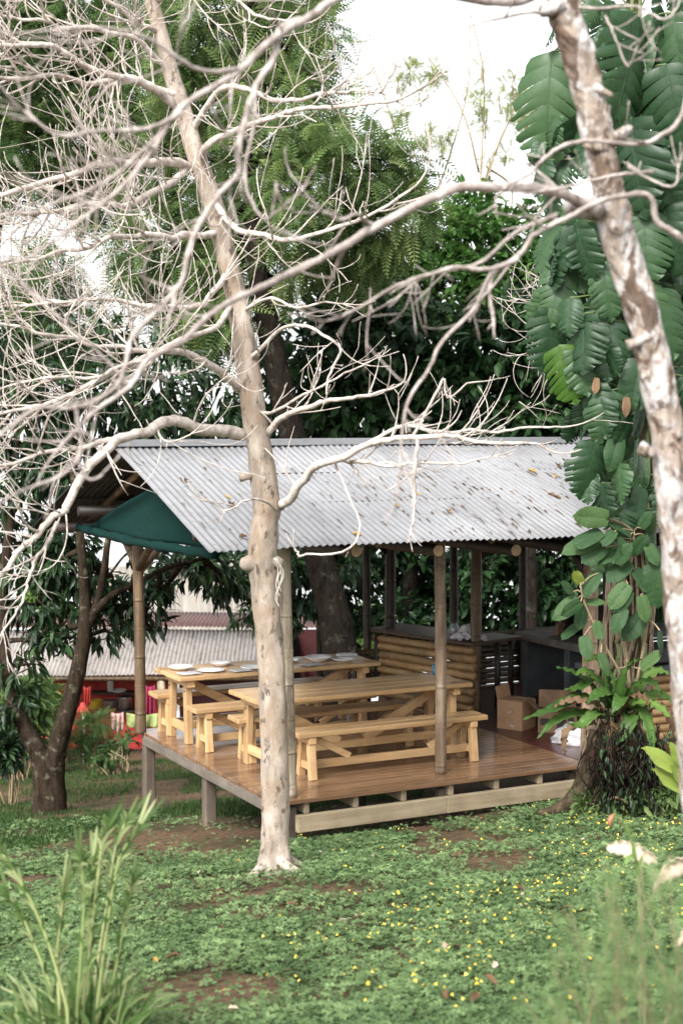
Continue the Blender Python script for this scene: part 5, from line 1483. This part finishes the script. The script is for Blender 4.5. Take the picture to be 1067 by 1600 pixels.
for rp, r0 in (([(945, 1150), (925, 1195), (905, 1235), (875, 1262), (840, 1272)], .17), ([(955, 1170), (945, 1220), (925, 1255), (905, 1275)], .13), ([(985, 1180), (1005, 1230), (1030, 1252), (1060, 1262)], .14), ([(965, 1190), (968, 1235), (980, 1268)], .13)):
    pts = [at(x, y, vy - .28 - .08 * k) for k, (x, y) in enumerate(rp)]; pts = catmull(pts, 5)
    for q_ in pts: q_[2] = max(q_[2], float(ground_z(q_[0], q_[1])) - .02)
    MB().tube(pts, interp_r(r0, .035, len(pts), .7), 14, True, .14).build('root', M['fibrous'], vt, True)

vine = empty('split_leaf_vine', tuple(at(985, 800, vy)), 'climbing vine with huge slit leaves hanging all over the trunk at the right', 'vine')
vine_leaf_list = []
# traced big leaves (base -> tip in photo pixels) and generated ones between them
traced = [((862, 80), (842, 262), 15.3, 0), ((905, 120), (880, 270), 15.6, 0), ((990, 20), (985, 205), 15.0, 0), ((985, 185), (990, 345), 14.9, 0), ((1050, 20), (1062, 160), 15.1, 0), ((1010, 240), (1060, 330), 14.9, 0),
          ((1040, 100), (1075, 250), 15.1, 0), ((915, 330), (930, 440), 15.1, 0), ((900, 345), (910, 445), 15.0, 0), ((1005, 330), (1010, 450), 14.95, 0), ((1035, 320), (1062, 440), 14.95, 0), ((940, 410), (955, 500), 14.95, 0), ((880, 360), (850, 450), 15.3, 0),
          ((890, 465), (880, 520), 15.0, 0), ((912, 490), (905, 590), 14.95, 0), ((872, 540), (898, 632), 15.0, 1), ((900, 540), (925, 620), 15.0, 0), ((945, 540), (965, 590), 14.95, 0), ((955, 500), (952, 600), 15.0, 0),
          ((925, 600), (945, 690), 14.95, 0), ((955, 610), (942, 690), 14.9, 0), ((930, 690), (920, 780), 14.9, 0), ((965, 680), (955, 735), 14.9, 3), ((968, 725), (965, 790), 14.85, 0), ((940, 755), (945, 830), 14.85, 0), ((965, 775), (972, 850), 14.85, 0), ((920, 735), (915, 785), 14.95, 0),
          ((1000, 560), (985, 650), 14.95, 3), ((985, 640), (975, 700), 14.95, 3), ((995, 690), (1005, 750), 14.95, 3), ((1005, 620), (1000, 700), 15.0, 3), ((1000, 430), (1030, 530), 14.95, 0), ((1030, 450), (1065, 560), 14.95, 0), ((1000, 760), (995, 830), 14.95, 3), ((850, 250), (835, 310), 15.4, 0), ((875, 420), (855, 510), 15.3, 0), ((865, 480), (862, 580), 15.3, 0)]
for (bx, by), (tx, ty_), Y, kd in traced:
    p0 = at(bx, by, Y + .05); p1 = at(tx, ty_, Y - .12)
    me = random.choice(split) if kd == 0 else (split_y[0] if kd in (1, 2) else random.choice(heart))
    nrm = np.array([rng.normal() * .75 + (bx - 985) / 220, -1.0, .35 + rng.normal() * .35])
    put_leaf(vine, me, p0, p1 - (p1 - p0) * .04, nrm); vine_leaf_list.append((p0, bx, by))
k = 0
while k < 61:
    y = -60 + 860 * (k / 61); wl = 150 if y < 480 else np.interp(y, [480, 700, 820], [150, 78, 60]); side = rng.choice([-1, 1], p=[.55, .45]); off = wl * rng.uniform(.05, .92) * side
    if y > 560 and off > 60: off *= .7
    a = at(990 + off, y, vy); ring = rng.uniform(-.05, .5)
    p0 = a + np.array([0, -ring + abs(off) / 400, 0]); L = rng.uniform(.30, .62) * (1 if y < 520 else .78)
    d = np.array([off / 260 + rng.normal() * .2, -.30, -1.0]); d /= np.linalg.norm(d)
    put_leaf(vine, random.choice(split if y < 620 else heart + split), p0, p0 + d * L, np.array([off / 110 + rng.normal() * .9, -1, .3 + .5 * rng.normal()]))
    vine_leaf_list.append((p0, 990 + off, y)); k += 1
mb = MB(); pool = []
for me in split[:6] + heart:
    co_ = np.empty(len(me.vertices) * 3, np.float32); me.vertices.foreach_get('co', co_)
    pool.append((co_.reshape(-1, 3), np.array([list(p_.vertices) for p_ in me.polygons])))
for k in range(190):                                     # the smaller leaves beyond the hundred largest
    y = rng.uniform(-40, 860); wl = np.interp(y, [0, 240, 480, 700, 860], [120, 145, 140, 75, 55]); off = rng.uniform(-1, 1) * wl
    tv, tf = pool[rng.integers(0, 6) if y < 600 and rng.random() < .75 else rng.integers(6, len(pool))]
    p0 = at(990 + off, y, vy) + np.array([0, rng.uniform(-.30, .45), 0]); d = np.array([[off / 300 + rng.normal() * .3, -.25 + rng.normal() * .2, -1.0]])
    Mx = frames(d, rng.normal(size=1) * .5, np.array([[off / 110 + rng.normal() * .8, -1, .3 + .5 * rng.normal()]])) * rng.uniform(.24, .46)
    mb.scatter(tv, tf, Mx, p0[None], rng.random(1))
mb.build('small_leaves', M['lf_monstera'], vine, True)['kind'] = 'stuff'
mb = MB()
for p0, x, y in vine_leaf_list:
    i = np.argmin(np.linalg.norm(P - p0 - np.array([0, 0, -.25]), axis=1)); a = P[i]
    P_ = catmull([a, (a + p0) / 2 + np.array([0, -.08, .12]), p0], 5); mb.tube(P_, .009, 6)
for s_ in (-.12, .13): mb.tube(P[8:] + np.array([s_, -.24, 0]) * (rad[8:, None] / .25) + rng.normal(size=(len(P) - 8, 3)) * .012, .022, 8)
mb.build('stems', M['stem_green'], vine, True)
for (bx, by, tx, ty_) in ((978, 620, 980, 650), (1060, 620, 1050, 640), (932, 590, 930, 615)):
    put_leaf(vine, big_leaf('dead_leaf', M['lf_dead'], 'ovate', bx), at(bx, by, 14.9), at(tx, ty_, 14.85), (0.2, -1, .2), 'dead_leaf', .8)

# broad soft-leaved climber lower down
bl = empty('broad_leaf_climber', tuple(at(985, 1085, 14.9)), 'climber with soft broad oval leaves sprouting low on the vine clad trunk', 'climbing plant')
OV = [(951, 810, 897, 806, 0), (948, 812, 975, 795, 0), (940, 830, 893, 850, 0), (935, 845, 880, 852, 0), (985, 835, 950, 808, 0), (1000, 825, 1015, 800, 0), (1010, 838, 1027, 808, 0), (945, 855, 908, 877, 0), (960, 830, 940, 850, 0),
      (962, 880, 985, 850, 0), (980, 870, 968, 838, 0), (985, 865, 1012, 838, 0), (935, 895, 907, 927, 0), (985, 878, 946, 905, 0), (990, 890, 1022, 922, 0), (968, 862, 935, 872, 0), (908, 912, 896, 893, 1), (903, 935, 866, 962, 0), (907, 940, 882, 962, 0), (910, 945, 906, 985, 0), (905, 975, 875, 995, 0),
      (980, 912, 951, 950, 0), (985, 920, 960, 955, 0), (1000, 930, 1015, 970, 0), (930, 970, 940, 1000, 0), (912, 993, 918, 1030, 0), (1020, 880, 1028, 950, 0), (1005, 960, 975, 1000, 0), (975, 950, 955, 985, 0), (1010, 850, 1030, 880, 0), (1000, 1045, 1030, 1015, 0), (1030, 985, 1035, 1025, 0), (938, 1020, 952, 1055, 0), (915, 940, 945, 940, 0), (895, 925, 878, 908, 0)]
st = [at(985, 1085, 14.95), at(975, 1000, 14.9), at(960, 930, 14.8), at(985, 880, 14.8), at(990, 830, 14.8)]
S1 = catmull(st, 8); S2 = catmull([at(985, 1080, 14.9), at(945, 1010, 14.75), at(915, 948, 14.65), at(906, 915, 14.6)], 8); S3 = catmull([at(990, 1085, 14.95), at(1010, 980, 14.85), at(1015, 900, 14.8)], 8)
mb = MB(); ALL = np.concatenate([S1, S2, S3])
for S_ in (S1, S2, S3): mb.tube(S_, interp_r(.016, .009, len(S_)), 7)
for bx, by, tx, ty_, kd in OV:
    Y = 14.65 + .12 * rng.normal() * .6; p0 = at(bx, by, Y); p1 = at(tx, ty_, Y - .10)
    put_leaf(bl, ovate_y[0] if kd else random.choice(ovate), p0, p1, (rng.normal() * .6 + (bx - 950) / 220, -.8, .6 + .45 * rng.normal()), 'leaf', 1.0)
    a = ALL[np.argmin(np.linalg.norm(ALL - p0, axis=1))]; mb.tube(catmull([a, (a + p0) / 2 + np.array([0, 0, .02]), p0], 4), .007, 5)
mb.build('stems', M['twig_tan'], bl, True)

# bird's-nest fern
fn = empty('nest_fern', tuple(at(965, 1120, 15.0)), 'nest fern with long wavy green fronds and brown dead ones on the vine clad trunk', 'fern')


def frond(px, Yb, L_px_list, wd, m, name='frond', wave=1.0):
    Pm = catmull([at(x, y, Y) for x, y, Y in L_px_list], 7); n = len(Pm); T = np.gradient(Pm, axis=0); T /= np.linalg.norm(T, axis=1)[:, None]
    V = []; Fq = []
    for i in range(n):
        t = i / (n - 1); w = wd * (.25 + .75 * math.sin(math.pi * min(1, .12 + t * .86)) ** .6) * (1 - t ** 7)
        sd = np.cross(T[i], [0.1, -.5, 1.0]); sd /= np.linalg.norm(sd); up = np.cross(sd, T[i])
        for c in (-1, -.5, 0, .5, 1):
            V.append(Pm[i] + sd * c * w / 2 * (1 + .10 * wave * math.sin(t * 44 + c)) + up * (.18 * w * abs(c) + wave * .016 * abs(c) ** 2 * math.sin(t * 46 + c * 2)))
    for i in range(n - 1):
        for c in range(4): q_ = i * 5 + c; Fq.append([q_, q_ + 5, q_ + 6, q_ + 1])
    return solid(MB().add(V, Fq, random.uniform(.1, .95)).build(name, m, fn, True), .0025)


Y = 14.85
for pts in ([(950, 1118, Y), (910, 1090, Y - .2), (865, 1108, Y - .4), (815, 1125, Y - .5)], [(950, 1125, Y), (910, 1115, Y - .2), (870, 1125, Y - .35), (838, 1155, Y - .45)], [(950, 1110, Y), (920, 1070, Y - .1), (895, 1052, Y - .2), (868, 1042, Y - .3)], [(952, 1105, Y), (930, 1060, Y), (905, 1075, Y - .2), (880, 1078, Y - .3)],
            [(955, 1108, Y), (935, 1070, Y - .15), (915, 1050, Y - .2), (898, 1055, Y - .3)], [(958, 1108, Y), (950, 1070, Y - .1), (945, 1050, Y - .15), (940, 1040, Y - .2)], [(962, 1110, Y), (972, 1070, Y - .1), (985, 1040, Y - .2), (1002, 1030, Y - .3)], [(965, 1110, Y), (990, 1075, Y - .1), (1015, 1065, Y - .2), (1035, 1085, Y - .3)],
            [(968, 1115, Y), (995, 1100, Y - .2), (1025, 1105, Y - .3), (1050, 1125, Y - .4)], [(966, 1118, Y), (985, 1120, Y - .3), (975, 1145, Y - .4), (962, 1165, Y - .45)], [(968, 1115, Y), (1000, 1110, Y - .2), (1015, 1145, Y - .4), (1020, 1185, Y - .45)], [(955, 1120, Y), (930, 1115, Y - .3), (905, 1135, Y - .4), (885, 1130, Y - .5)],
            [(960, 1110, Y), (955, 1085, Y - .2), (935, 1085, Y - .3), (915, 1100, Y - .4)], [(970, 1112, Y), (1005, 1090, Y), (1040, 1090, Y), (1065, 1110, Y)], [(962, 1112, Y), (970, 1090, Y - .25), (965, 1100, Y - .45), (955, 1115, Y - .5)], [(966, 1112, Y), (1000, 1070, Y + .1), (1025, 1050, Y + .1), (1050, 1055, Y + .1)], [(960, 1110, Y), (948, 1060, Y + .1), (930, 1030, Y + .1), (910, 1035, Y)]):
    frond(0, 0, pts, rng.uniform(.10, .15), M['lf_fern'])
for pts in ([(950, 1120, Y - .1), (925, 1100, Y - .3), (890, 1095, Y - .4), (865, 1105, Y - .4)], [(975, 1125, Y - .1), (985, 1160, Y - .35), (980, 1200, Y - .35), (985, 1230, Y - .3)], [(970, 1120, Y - .1), (1005, 1140, Y - .3), (1020, 1185, Y - .3), (1030, 1210, Y - .3)], [(945, 1130, Y - .1), (935, 1165, Y - .3), (930, 1200, Y - .3), (935, 1235, Y - .25)], [(965, 1120, Y - .1), (985, 1090, Y - .35), (1005, 1090, Y - .45), (1015, 1105, Y - .5)], [(990, 1120, Y), (1030, 1105, Y - .1), (1048, 1130, Y - .2), (1050, 1160, Y - .2)],
            [(930, 1130, Y - .2), (888, 1140, Y - .4), (880, 1160, Y - .4), (882, 1180, Y - .4)], [(960, 1130, Y - .2), (955, 1170, Y - .4), (965, 1210, Y - .35), (960, 1240, Y - .3)]):
    frond(0, 0, pts, rng.uniform(.07, .12), M['lf_dead'], 'dead_frond', 1.6)
mb = MB()
for k in range(330):                                          # tangle of hanging fine roots and dark fern leaves under the nest
    a = at(rng.uniform(930, 1030), rng.uniform(1130, 1190), Y - rng.uniform(.15, .45)); L = rng.uniform(.2, .55)
    mb.tube(catmull([a, a + np.array([rng.normal() * .06, -.03, -L * .5]), a + np.array([rng.normal() * .1, -.02, -L])], 4), rng.uniform(.003, .008), 5)
mb.build('hanging_roots', M['bark_dark'], fn, True)
mb = MB(); n = 520; pos = np.stack([at(rng.uniform(935, 1050), rng.uniform(1140, 1262), Y - rng.uniform(.1, .5)) for _ in range(n)])
mb.scatter(*TL, frames(np.stack([rng.normal(size=n) * .6, -.5 + rng.normal(size=n) * .3, -.8 + .4 * rng.normal(size=n)], 1)) * rng.uniform(.05, .11, n)[:, None, None], pos, rng.random(n))
mb.build('small_leaves', M['lf_mango'], fn)

# pale arum leaves at the right edge by the root
ar = empty('arum_plant', tuple(at(1072, 1262, 13.2)), 'clump of pale lime arrow leaves by the closest trunk at the right edge', 'plant')
mb = MB()
for bx, by, tx, ty_ in ((1062, 1205, 1006, 1166), (1066, 1195, 1046, 1160), (1066, 1235, 1022, 1200), (1070, 1228, 1050, 1196), (1085, 1190, 1100, 1150)):
    p0 = at(bx, by, 13.1); put_leaf(ar, ovate_y[0], p0, at(tx, ty_, 13.0), (-.2, -.7, .8), 'leaf', .8); mb.tube([p0, at(1072, 1262, 13.2)], .008, 5)
mb.build('stems', M['stem_green'], ar, True)
shrub('leafy_shrub', 'low dark ferny weeds under the nest fern at the foot of the vine clad trunk', (at(1035, 1262, 14.6)[0], 14.6, float(ground_z(at(1035, 1262, 14.6)[0], 14.6))), [B(1020, 1240, 14.6, 22), B(1045, 1245, 14.5, 18), B(1000, 1252, 14.6, 16), B(950, 1262, 14.6, 12), B(915, 1258, 14.7, 10)], M['lf_feather'], 120, 6, .13, TL)

# ================================================================== FOREGROUND PLANTS


def blade(mb, pts, w, rnd):
    Pm = catmull(pts, 5); n = len(Pm); T = np.gradient(Pm, axis=0); T /= np.linalg.norm(T, axis=1)[:, None] + 1e-9; V = []
    ref = np.array([rng.normal() * .5, -1, rng.normal() * .4])
    for i in range(n):
        t = i / (n - 1); ww = w * (math.sin(math.pi * (.10 + .9 * t)) ** .55) * (1 if t < .999 else .05)
        sd = np.cross(T[i], ref); sd /= np.linalg.norm(sd) + 1e-9; nn = np.cross(sd, T[i]); V += [Pm[i] - sd * ww / 2 + nn * ww * .18, Pm[i], Pm[i] + sd * ww / 2 + nn * ww * .18]
    mb.add(V, np.array([[i * 3 + c, (i + 1) * 3 + c, (i + 1) * 3 + c + 1, i * 3 + c + 1] for i in range(n - 1) for c in range(2)]), rnd)


ry = 7.0
rb = at(128, 1600, ry); rb[2] = float(ground_z(rb[0], rb[1]))
reed = empty('reed_clump', tuple(rb), 'tall clump of leafy green reeds in the near left corner', 'reeds')
canes = [((140, 1590), (165, 1430), (180, 1330), (196, 1285), 1), ((128, 1590), (150, 1400), (160, 1320), (166, 1300), 1), ((150, 1590), (172, 1420), (188, 1340), (213, 1300), 1), ((120, 1590), (130, 1450), (132, 1390), (128, 1350), 1), ((110, 1590), (75, 1470), (40, 1390), (5, 1335), 1),
         ((100, 1590), (60, 1490), (35, 1430), (15, 1400), 1), ((138, 1590), (140, 1480), (142, 1420), (146, 1350), 1), ((160, 1590), (185, 1500), (195, 1430), (205, 1390), .8), ((95, 1590), (90, 1500), (95, 1440), (100, 1390), .8)]
cm, lm = MB(), MB()
for ci, c_ in enumerate(canes):
    Y = ry + rng.normal() * .12; Pm = catmull([at(x, y, Y) for x, y in c_[:4]], 8); Pm[0][2] = rb[2] - .02
    cm.tube(Pm, interp_r(.0085, .004, len(Pm)), 6, rnd=rng.random()); T = np.gradient(Pm, axis=0); T /= np.linalg.norm(T, axis=1)[:, None]
    for i in range(3, len(Pm)):
        for h in range(1 if i < len(Pm) - 6 else 2):
            s_ = 1 if (i + h) % 2 else -1; L = rng.uniform(.07, .14); o = np.array([s_ * rng.uniform(.08, .28), rng.normal() * .2, 0]); p = Pm[i]
            d = T[i] + o; d /= np.linalg.norm(d); blade(lm, [p, p + d * L * .5, p + d * L * .9 + np.array([s_ * .025, 0, rng.uniform(-.045, .0)])], rng.uniform(.011, .022), rng.random())
    for h in range(3):
        d = T[-1] + rng.normal(size=3) * .2; blade(lm, [Pm[-1], Pm[-1] + d * .08, Pm[-1] + d * .16], rng.uniform(.012, .02), rng.random())
cm.build('canes', M['cane'], reed, True)
for k in range(300):
    a = rb + np.array([rng.normal() * .12, rng.normal() * .10, -.02]); L = rng.uniform(.22, .58); az = rng.normal() * .5
    d = np.array([math.sin(az) + rng.normal() * .1, rng.normal() * .35, 1.15]); d /= np.linalg.norm(d); sag = rng.uniform(.02, .32) * L
    blade(lm, [a, a + d * L * .55, a + d * L + np.array([math.sin(az) * sag * .8, 0, -sag])], rng.uniform(.010, .023), np.clip(rng.normal() * .28 + .5, 0, 1))
lm.build('blades', M['lf_reed'], reed, True)

# soft feathery bush, near right corner
by_ = 5.2; bb = at(1010, 1640, by_); bb[2] = float(ground_z(bb[0], bb[1]))
fb = empty('feathery_bush', tuple(bb), 'soft out of focus feathery green bush in the near right corner', 'shrub')
TN = T_frond(12, .22, .05, .016); cm, lm = MB(), MB(); FP = []; FD = []
for k in range(34):
    ex, ey = rng.uniform(810, 1110), 0
    ey = np.interp(ex, [810, 855, 900, 960, 1040, 1110], [1530, 1450, 1390, 1350, 1330, 1330]) + abs(rng.normal()) * 75
    e = at(ex, ey, by_ + rng.normal() * .18); a = bb + np.array([rng.normal() * .1, rng.normal() * .1, 0])
    Pm = catmull([a, (a + e) / 2 + np.array([rng.normal() * .05, 0, .05]), e], 12); cm.tube(Pm, interp_r(.0035, .0015, len(Pm)), 5); T = np.gradient(Pm, axis=0); T /= np.linalg.norm(T, axis=1)[:, None]
    for i in range(4, len(Pm)):
        for h in range(2): FP.append(Pm[i] + rng.normal(size=3) * .012); FD.append(T[i] * .9 + unit(1)[0] * .75)
FP, FD = np.array(FP), np.array(FD); n = len(FP)
lm.scatter(*TN, frames(FD, rng.random(n) * 3) * rng.uniform(.05, .10, n)[:, None, None], FP, rng.random(n))
cm.build('stems', M['twig_tan'], fb, True); lm.build('needles', M['lf_needle'], fb)

# bleached dead leaves and a bud stem rising from the bush
for k, (pts, wd, lab) in enumerate(((((948, 1322, 7.4), (975, 1318, 7.35), (1000, 1328, 7.3), (1027, 1344, 7.3)), .075, 'large bleached dead leaf lying folded above the feathery bush'), (((1020, 1385, 7.2), (1035, 1355, 7.1), (1060, 1345, 7.1), (1085, 1348, 7.1)), .10, 'crumpled brown dead leaf at the right edge beside the bleached one'),
                                    (((1058, 1470, 6.2), (1068, 1450, 6.2), (1085, 1440, 6.2)), .07, 'small whitish dead leaf low on the right edge of the photo'))):
    Pm = catmull([at(*q_) for q_ in pts], 8); n = len(Pm); V = []
    for i in range(n):
        t = i / (n - 1); w = wd * math.sin(math.pi * (.07 + .88 * t)) ** .7
        for c_ in np.linspace(-1, 1, 7): V.append(Pm[i] + np.array([.15 * c_ * w, -.35 * abs(c_) * w, .5 * c_ * w - .25 * w * c_ * c_ + .008 * math.sin(i * 1.7 + c_ * 5)]))
    f_ = np.array([[i * 7 + c_, (i + 1) * 7 + c_, (i + 1) * 7 + c_ + 1, i * 7 + c_ + 1] for i in range(n - 1) for c_ in range(6)])
    loc = Pm[n // 2]; solid(tag(MB().add(V, f_, .5 if k == 0 else .2).build('dead_leaf', M['lf_husk'], None, True, loc=loc), lab, 'dead leaf'), .002)
bs = at(1003, 1420, 6.0); bs[2] = float(ground_z(bs[0], bs[1]))
bud = empty('bud_stem', tuple(bs), 'single stalk with a reddish bud nodding above the bleached leaf', 'flower stalk')
Pm = catmull([bs, at(998, 1400, 6.3), at(992, 1340, 6.3), at(980, 1300, 6.3), at(966, 1278, 6.3), at(957, 1274, 6.3)], 6)
MB().tube(Pm, interp_r(.007, .004, len(Pm)), 7).build('stalk', M['stem_green'], bud, True)
e = at(955, 1276, 6.3); MB().tube([e + np.array([.008, 0, .006]), e, e + np.array([-.006, 0, -.012]), e + np.array([-.006, 0, -.03]), e + np.array([-.004, 0, -.042])], [.004, .008, .010, .008, .002], 10).build('bud', M['red_bud'], bud, True)
lm = MB()
for (x0, y0, x1, y1) in ((985, 1310, 978, 1285), (993, 1345, 988, 1312), (996, 1370, 1003, 1335), (990, 1335, 975, 1350)): blade(lm, [at(x0, y0, 6.3), at((x0 + x1) / 2 - 2, (y0 + y1) / 2, 6.28), at(x1, y1, 6.27)], .022, .7)
lm.build('leaves', M['lf_light'], bud, True)

# ================================================================== LIGHT, SKY, CAMERA
world = bpy.data.worlds.new('World'); scene.world = world; world.use_nodes = True
nt = world.node_tree; nt.nodes.clear()
SUN_EL, SUN_AZ = 42.0, 207.0          # azimuth measured clockwise from +Y (the viewing direction)
sky = nt.nodes.new('ShaderNodeTexSky'); sky.sky_type = 'NISHITA'; sky.sun_disc = False
sky.sun_elevation = R(SUN_EL); sky.sun_rotation = R(SUN_AZ); sky.air_density = 1.0; sky.dust_density = 3.0; sky.ozone_density = 1.0
tc = nt.nodes.new('ShaderNodeTexCoord'); sp = nt.nodes.new('ShaderNodeSeparateXYZ'); mxn = nt.nodes.new('ShaderNodeMath'); mxn.operation = 'MAXIMUM'; mxn.inputs[1].default_value = .06
cb_ = nt.nodes.new('ShaderNodeCombineXYZ'); hs = nt.nodes.new('ShaderNodeHueSaturation'); hs.inputs['Saturation'].default_value = .10
bgn = nt.nodes.new('ShaderNodeBackground'); bgn.inputs['Strength'].default_value = .13; wo = nt.nodes.new('ShaderNodeOutputWorld')
L_ = nt.links.new
L_(tc.outputs['Generated'], sp.inputs[0]); L_(sp.outputs['X'], cb_.inputs['X']); L_(sp.outputs['Y'], cb_.inputs['Y']); L_(sp.outputs['Z'], mxn.inputs[0]); L_(mxn.outputs[0], cb_.inputs['Z'])
L_(cb_.outputs[0], sky.inputs['Vector']); L_(sky.outputs[0], hs.inputs['Color']); L_(hs.outputs[0], bgn.inputs['Color']); L_(bgn.outputs[0], wo.inputs['Surface'])
sl_ = bpy.data.lights.new('sun', 'SUN'); sl_.energy = 1.5; sl_.angle = R(18); sl_.color = (1, .96, .90)
so = bpy.data.objects.new('sun', sl_); COL.objects.link(so)
sd = Vector((math.sin(R(SUN_AZ)) * math.cos(R(SUN_EL)), math.cos(R(SUN_AZ)) * math.cos(R(SUN_EL)), math.sin(R(SUN_EL))))
so.rotation_euler = sd.to_track_quat('Z', 'Y').to_euler(); so.location = (0, 0, 30)

cam = bpy.data.cameras.new('camera'); co = bpy.data.objects.new('camera', cam); COL.objects.link(co)
cam.sensor_fit = 'VERTICAL'; cam.sensor_height = 36; cam.lens = F / 1600 * 36; cam.clip_end = 1000; cam.clip_start = .05
co.location = (0, 0, HC); co.rotation_euler = (math.pi / 2 - PITCH, 0, 0)
cam.dof.use_dof = True; cam.dof.focus_distance = 15.5; cam.dof.aperture_fstop = 2.2
scene.camera = co
scene.view_settings.view_transform = 'Standard'; scene.view_settings.look = 'None'
scene.view_settings.exposure = 1.65; scene.view_settings.gamma = 1
scene.cycles.max_bounces = 8; scene.cycles.transparent_max_bounces = 4
